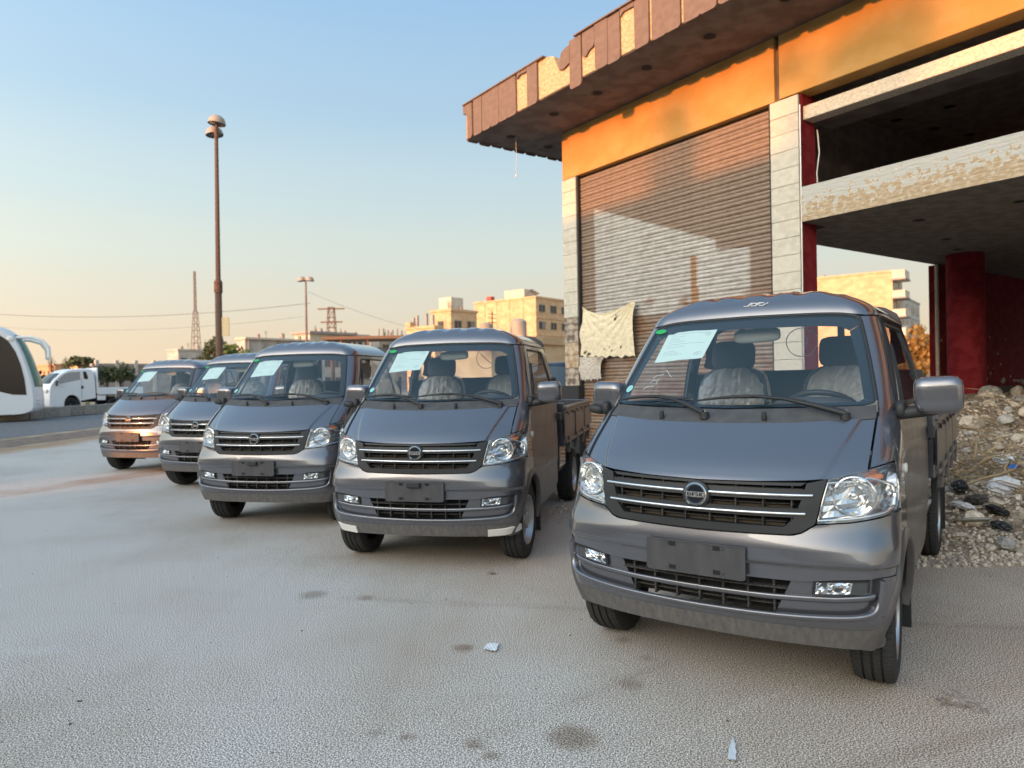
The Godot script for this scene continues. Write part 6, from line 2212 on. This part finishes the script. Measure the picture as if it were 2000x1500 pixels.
func build_rubble() -> void:
	heap_noise = FastNoiseLite.new()
	heap_noise.seed = 171
	heap_noise.frequency = 0.8
	heap_noise.fractal_octaves = 4
	var H = thing("rubble_heap", "heap of broken stone, earth and dry brush in front of the red wall", "rubble heap")
	var soil = rough_mat(lin(0.22, 0.165, 0.115), lin(0.40, 0.32, 0.235), 1.1, 0.025, 0.95, 2.5, 172)
	var st = st_new()
	var rows = []
	for j in 90:
		var row = PackedVector3Array()
		for i in 100:
			var x = 1.6 + i * 0.10
			var z = -4.7 - j * 0.10
			row.append(Vector3(x, heap_h(x, z) + 0.03 * sin(i * 12.9 + j * 78.2) * smoothstep(0.02, 0.1, heap_h(x, z)), z))
		rows.append(row)
	st.set_smooth_group(1)
	sheet(st, rows, Vector3.UP)
	obj("earth", st, soil, H)
	var mats = []
	for k in 5:
		var f = [1.0, 1.2, 0.75, 1.35, 1.05][k]
		mats.append(rough_mat(lin(0.38 * f, 0.32 * f, 0.25 * f), lin(0.56 * f, 0.49 * f, 0.40 * f), 2.0, 0.02, 0.92, 0.6, 175 + k))
	mats[4] = rough_mat(lin(0.30, 0.285, 0.26), lin(0.44, 0.42, 0.39), 2.0, 0.02, 0.92, 0.6, 180)
	var ms = []
	for k in 8: ms.append(stone_mesh(190 + k, [0.5, 0.65, 0.4, 0.8, 0.35, 0.55, 0.7, 0.45][k]))
	rng.seed = 200
	var put = 0
	while put < 290:
		var z = -5.05 - 6.0 * pow(rng.randf(), 1.3)
		var x = lerpf(0.55, 0.80, rng.randf()) * -z + 0.35
		var h = heap_h(x, z)
		if h < 0.0: continue
		put += 1
		var s = rr(0.04, 0.10) * (1.0 + 0.24 * (-z - 5.0)) * (1.9 if rng.randf() < 0.16 else 1.0)
		var o = mi("stone", ms[rng.randi() % 8], mats[rng.randi() % 5], H)
		o.transform = Transform3D(Basis.from_euler(Vector3(rr(-0.5, 0.5), rr(0, TAU), rr(-0.5, 0.5))).scaled(Vector3(s, s * rr(0.7, 1.1), s * rr(0.7, 1.2))), Vector3(x, h + s * 0.12, z))
	# small bits
	var mm = MultiMesh.new()
	mm.transform_format = MultiMesh.TRANSFORM_3D
	mm.use_colors = true
	mm.mesh = ms[1]
	mm.instance_count = 9000
	rng.seed = 201
	for k in mm.instance_count:
		var z = -4.95 - 5.6 * pow(rng.randf(), 1.4)
		var x = lerpf(0.30, 0.84, pow(rng.randf(), 0.6)) * -z + 0.30
		var h = heap_h(x, z)
		if h < -0.02 and rng.randf() < 0.6: h = 0.0
		elif h < -0.02:
			x = lerpf(0.02, 0.55, rng.randf()) * 6.0
			z = -6.3 - rr(0.0, 2.5)
			h = maxf(heap_h(x, z), 0.0)
		var s = rr(0.012, 0.05)
		mm.set_instance_transform(k, Transform3D(Basis.from_euler(Vector3(rr(0, TAU), rr(0, TAU), rr(0, TAU))).scaled(Vector3.ONE * s), Vector3(x, maxf(h, 0.0) + s * 0.15, z)))
		var f = rr(0.5, 1.3)
		mm.set_instance_color(k, Color(0.50 * f, 0.43 * f, 0.345 * f))
	var mmi = MultiMeshInstance3D.new()
	mmi.name = "gravel_bits"
	mmi.multimesh = mm
	var gm = mat(Color.WHITE, 0.92)
	gm.vertex_color_use_as_albedo = true
	mmi.material_override = gm
	H.add_child(mmi)
	mmi.set_meta("kind", "stuff")
	# dry brush
	var straw = [mat(lin(0.36, 0.26, 0.14), 0.9), mat(lin(0.20, 0.135, 0.08), 0.9)]
	rng.seed = 202
	for b in 2:
		st = st_new()
		for k in 300:
			var c = [[4.9, -7.6, 0.9], [5.6, -8.2, 1.1], [4.35, -6.9, 0.45], [6.4, -8.6, 1.0], [4.6, -5.9, 0.35], [5.1, -6.8, 0.8]][k % 6]
			var x = c[0] + rr(-1, 1) * c[2]
			var z = c[1] + rr(-1, 1) * c[2] * 0.8
			var y = heap_h(x, z) + rr(0.0, 0.10)
			var a = rr(0, TAU)
			var l = rr(0.10, 0.42)
			var d = Vector3(cos(a), rr(-0.35, 0.45), sin(a)) * l
			var mid = Vector3(x, y, z) + d * 0.5 + Vector3(rr(-0.05, 0.05), rr(-0.02, 0.06), rr(-0.05, 0.05))
			var r = rr(0.002, 0.006) * (2.2 if k % 23 == 0 else 1.0)
			tube(st, [Vector3(x, y, z), mid, Vector3(x, y, z) + d], [r, r * 0.8, r * 0.4], 4, false)
		var o = obj("dry_brush", st, straw[b], H)
		o.set_meta("kind", "stuff")
	# the bigger uprooted stems
	rng.seed = 203
	for k in 9:
		st = st_new()
		var x = 4.25 + rr(-0.2, 0.5)
		var z = -6.75 + rr(-0.3, 0.3)
		var p = [Vector3(x, heap_h(x, z) + 0.05, z)]
		for j in 4: p.append(p[-1] + Vector3(rr(-0.02, 0.12), rr(0.0, 0.10), rr(-0.10, 0.12)))
		tube(st, p, [0.014, 0.011, 0.008, 0.005], 5)
		obj("branch", st, straw[0], H)
	# rubbish on the heap: each a thing
	var white = mat(lin(0.62, 0.63, 0.65), 0.5)
	white.backlight_enabled = true
	white.backlight = Color(0.4, 0.4, 0.4)
	var blackb = mat(lin(0.014, 0.015, 0.018), 0.35)
	var T = [
		["plastic_bag", 4.30, -6.25, Vector3(0.28, 0.17, 0.22), white, "white plastic carrier bag on the rubble, biggest white item of the heap", "bag"],
		["plastic_bag", 4.02, -6.42, Vector3(0.15, 0.13, 0.14), blackb, "small knotted black bag left of the white carrier bag", "bag"],
		["plastic_bag", 3.98, -5.86, Vector3(0.24, 0.06, 0.18), blackb, "flat black bag in front of the white carrier bag", "bag"],
		["plastic_bag", 3.84, -5.62, Vector3(0.17, 0.08, 0.13), mat(lin(0.03, 0.034, 0.04), 0.4), "dark slate bag lying lowest on the heap's front", "bag"],
		["cloth_bundle", 4.12, -7.35, Vector3(0.44, 0.30, 0.34), rough_mat(lin(0.20, 0.165, 0.13), lin(0.29, 0.245, 0.20), 2.0, 0.02, 0.95, 0.5, 205), "brown cloth bundle on the heap beside the near truck's bed", "cloth"],
		["cloth_bundle", 4.98, -8.6, Vector3(0.50, 0.22, 0.34), rough_mat(lin(0.42, 0.34, 0.23), lin(0.52, 0.43, 0.30), 2.0, 0.02, 0.95, 0.5, 206), "tan cloth sack near the top of the heap", "cloth"],
		["cloth_bundle", 3.92, -6.05, Vector3(0.36, 0.10, 0.20), rough_mat(lin(0.05, 0.045, 0.04), lin(0.09, 0.08, 0.07), 2.0, 0.02, 0.95, 0.5, 207), "dark rag stretched left of the flat black bag", "cloth"],
		["wrapper", 4.45, -5.98, Vector3(0.18, 0.10, 0.14), mat(lin(0.62, 0.42, 0.48), 0.5), "pink and white wrapper right under the white carrier bag", "wrapper"],
		["wrapper", 4.78, -6.95, Vector3(0.20, 0.12, 0.14), mat(lin(0.50, 0.56, 0.60), 0.3), "pale crushed wrapper above the white carrier bag", "wrapper"],
		["wrapper", 4.76, -6.78, Vector3(0.12, 0.05, 0.05), mat(lin(0.03, 0.16, 0.55), 0.4), "bright blue bottle label scrap on the heap", "wrapper"],
		["wrapper", 3.90, -6.62, Vector3(0.16, 0.03, 0.06), mat(lin(0.50, 0.03, 0.05), 0.5), "red plastic strip behind the knotted black bag", "wrapper"],
		["paper_scrap", 4.55, -8.2, Vector3(0.24, 0.12, 0.2), white, "white paper wad near the top left of the heap", "paper"],
		["paper_scrap", 3.78, -6.0, Vector3(0.22, 0.07, 0.12), white, "white paper scrap at the near truck's rear wheel", "paper"],
		["paper_scrap", 4.22, -5.66, Vector3(0.26, 0.03, 0.10), white, "long white paper scrap low on the heap", "paper"],
		["board_offcut", 3.70, -5.75, Vector3(0.28, 0.04, 0.24), rough_mat(lin(0.30, 0.29, 0.25), lin(0.40, 0.385, 0.34), 2.0, 0.02, 0.9, 0.4, 208), "grey board offcut leaning at the heap's front left", "board"],
	]
	for k in T.size():
		var q = T[k]
		st = st_new()
		crumple(st, Vector3.ZERO, q[3], 210 + k, 0.0 if q[0] == "board_offcut" else 0.42)
		var o = obj(q[0], st, q[4])
		o.position = Vector3(q[1], heap_h(q[1], q[2]) + q[3].y * 0.32 + 0.02, q[2])
		o.rotation = Vector3(0.25, 0.7 * k, 0.1)
		tag(o, q[5], q[6])

# ---------------------------------------------------------------- litter on the asphalt
func build_litter() -> void:
	var white = mat(lin(0.70, 0.71, 0.72), 0.7)
	var st = st_new()
	var nf = FastNoiseLite.new()
	nf.seed = 221
	nf.frequency = 14.0
	var scrap = func(c: Vector3, s: Vector2, turn: float, amp: float, outline) -> SurfaceTool:
		var t = st_new()
		var rows = []
		for j in 15:
			var row = PackedVector3Array()
			for i in 15:
				var q: Vector2 = outline.call(i / 14.0 * 2 - 1, j / 14.0 * 2 - 1)
				var p = Vector2(q.x * s.x, q.y * s.y).rotated(turn)
				row.append(c + Vector3(p.x, 0.006 + amp * (0.5 + nf.get_noise_2d(p.x + c.x, p.y + c.z)) + amp * 0.5 * (sin(i * 1.7) * sin(j * 1.3)), p.y))
			rows.append(row)
		t.set_smooth_group(1)
		sheet(t, rows, Vector3.UP)
		return t
	var rect = func(u: float, v: float) -> Vector2: return Vector2(u * (1.0 + 0.08 * v), v * (1.0 + 0.1 * sin(u * 2.0)))
	tag(obj("paper_scrap", scrap.call(Vector3(-0.13, 0, -3.61), Vector2(0.032, 0.05), 0.15, 0.010, rect), white), "small square white paper on the asphalt before the second truck", "paper")
	var strip = func(u: float, v: float) -> Vector2: return Vector2(u * lerpf(0.35, 1.0, clampf((v + 0.9) * 0.9, 0.0, 1.0)), v)
	tag(obj("paper_strip", scrap.call(Vector3(0.775, 0, -2.58), Vector2(0.013, 0.078), 0.32, 0.006, strip), white), "torn white paper strip on the asphalt nearest the camera", "paper")
	var film = glass(0.30, Color(0.72, 0.66, 0.60), 0.2)
	var star = func(u: float, v: float) -> Vector2: return Vector2(u, v) * (0.75 + 0.25 * sin(atan2(v, u) * 3.0))
	tag(obj("plastic_film", scrap.call(Vector3(1.80, 0, -2.91), Vector2(0.10, 0.085), 0.5, 0.028, star), film), "crumpled clear plastic film on the asphalt right of the near truck's front wheel", "plastic film")
	tag(obj("green_scrap", scrap.call(Vector3(0.455, 0, -4.05), Vector2(0.03, 0.04), 0.4, 0.016, star), mat(lin(0.02, 0.22, 0.10), 0.5)), "small green plastic scrap beside the near truck's left tyre", "plastic scrap")
	tag(obj("leaf_scrap", scrap.call(Vector3(-0.17, 0, -5.0), Vector2(0.035, 0.02), 0.2, 0.012, star), mat(lin(0.30, 0.24, 0.2), 0.7)), "brown scrap on the asphalt before the second truck's plate", "paper")
	# loose pebbles and dark bits
	var mm = MultiMesh.new()
	mm.transform_format = MultiMesh.TRANSFORM_3D
	mm.use_colors = true
	mm.mesh = stone_mesh(231, 0.6)
	mm.instance_count = 420
	rng.seed = 232
	for k in mm.instance_count:
		var z = -2.3 - 8.0 * pow(rng.randf(), 1.6)
		var x = rr(-0.75, 0.78) * -z
		var s = rr(0.003, 0.009) * (1.7 if k % 13 == 0 else 1.0)
		mm.set_instance_transform(k, Transform3D(Basis.from_euler(Vector3(rr(-0.4, 0.4), rr(0, TAU), 0)).scaled(Vector3(s * rr(1, 2), s, s)), Vector3(x, s * 0.2, z)))
		var d = rng.randf()
		mm.set_instance_color(k, Color(0.05, 0.04, 0.035) if d < 0.45 else (Color(0.6, 0.58, 0.54) if d > 0.8 else Color(0.25, 0.2, 0.16)))
	var o = MultiMeshInstance3D.new()
	o.name = "loose_pebbles"
	o.multimesh = mm
	var gm = mat(Color.WHITE, 0.9)
	gm.vertex_color_use_as_albedo = true
	o.material_override = gm
	add_child(o)
	tag(o, "loose pebbles and dark crumbs scattered over the asphalt lot", "pebbles", "", "stuff")

func place(o: Node3D, x: float, z: float, yaw: float) -> void:
	o.position = Vector3(x, 0, z)
	o.rotation.y = yaw

func _ready() -> void:
	var cam := Camera3D.new()
	var p := 0.006
	var r := 0.019
	cam.transform = Transform3D(Basis(Vector3(cos(r), -sin(r) * cos(p), sin(r) * sin(p)), Vector3(sin(r), cos(r) * cos(p), -cos(r) * sin(p)), Vector3(0, sin(p), cos(p))), Vector3(0, 1.364, 0))
	cam.fov = 56.63
	cam.near = 0.05
	cam.far = 3000.0
	var lens = CameraAttributesPhysical.new()
	lens.frustum_focal_length = 24.0
	lens.frustum_focus_distance = 3.8
	lens.exposure_aperture = 2.6
	lens.exposure_multiplier = 1.0
	cam.attributes = lens
	cam.fov = 56.63
	add_child(cam)
	var we := WorldEnvironment.new()
	var env := Environment.new()
	env.background_mode = Environment.BG_SKY
	env.tonemap_mode = Environment.TONE_MAPPER_LINEAR
	env.tonemap_exposure = 1.62
	env.sdfgi_enabled = true
	env.ssao_enabled = true
	env.ssil_enabled = true
	var sky := Sky.new()
	sky.sky_material = make_sky()
	env.sky = sky
	we.environment = env
	add_child(we)
	var sun := DirectionalLight3D.new()
	sun.light_color = Color(1.0, 0.61, 0.29)
	sun.light_energy = 1.0
	sun.light_angular_distance = 0.5
	sun.shadow_enabled = true
	sun.basis = Basis.looking_at(-Vector3(-0.70, 0.0875, 0.71).normalized())
	add_child(sun)
	rng.seed = 7
	make_materials()
	build_ground()
	build_blocks()
	build_canopy_building()
	var t := make_truck()
	place(t, 1.091, -3.548, -0.600)
	finish_trucks(t)
	build_street()
	build_far()
	build_rubble()
	build_litter()
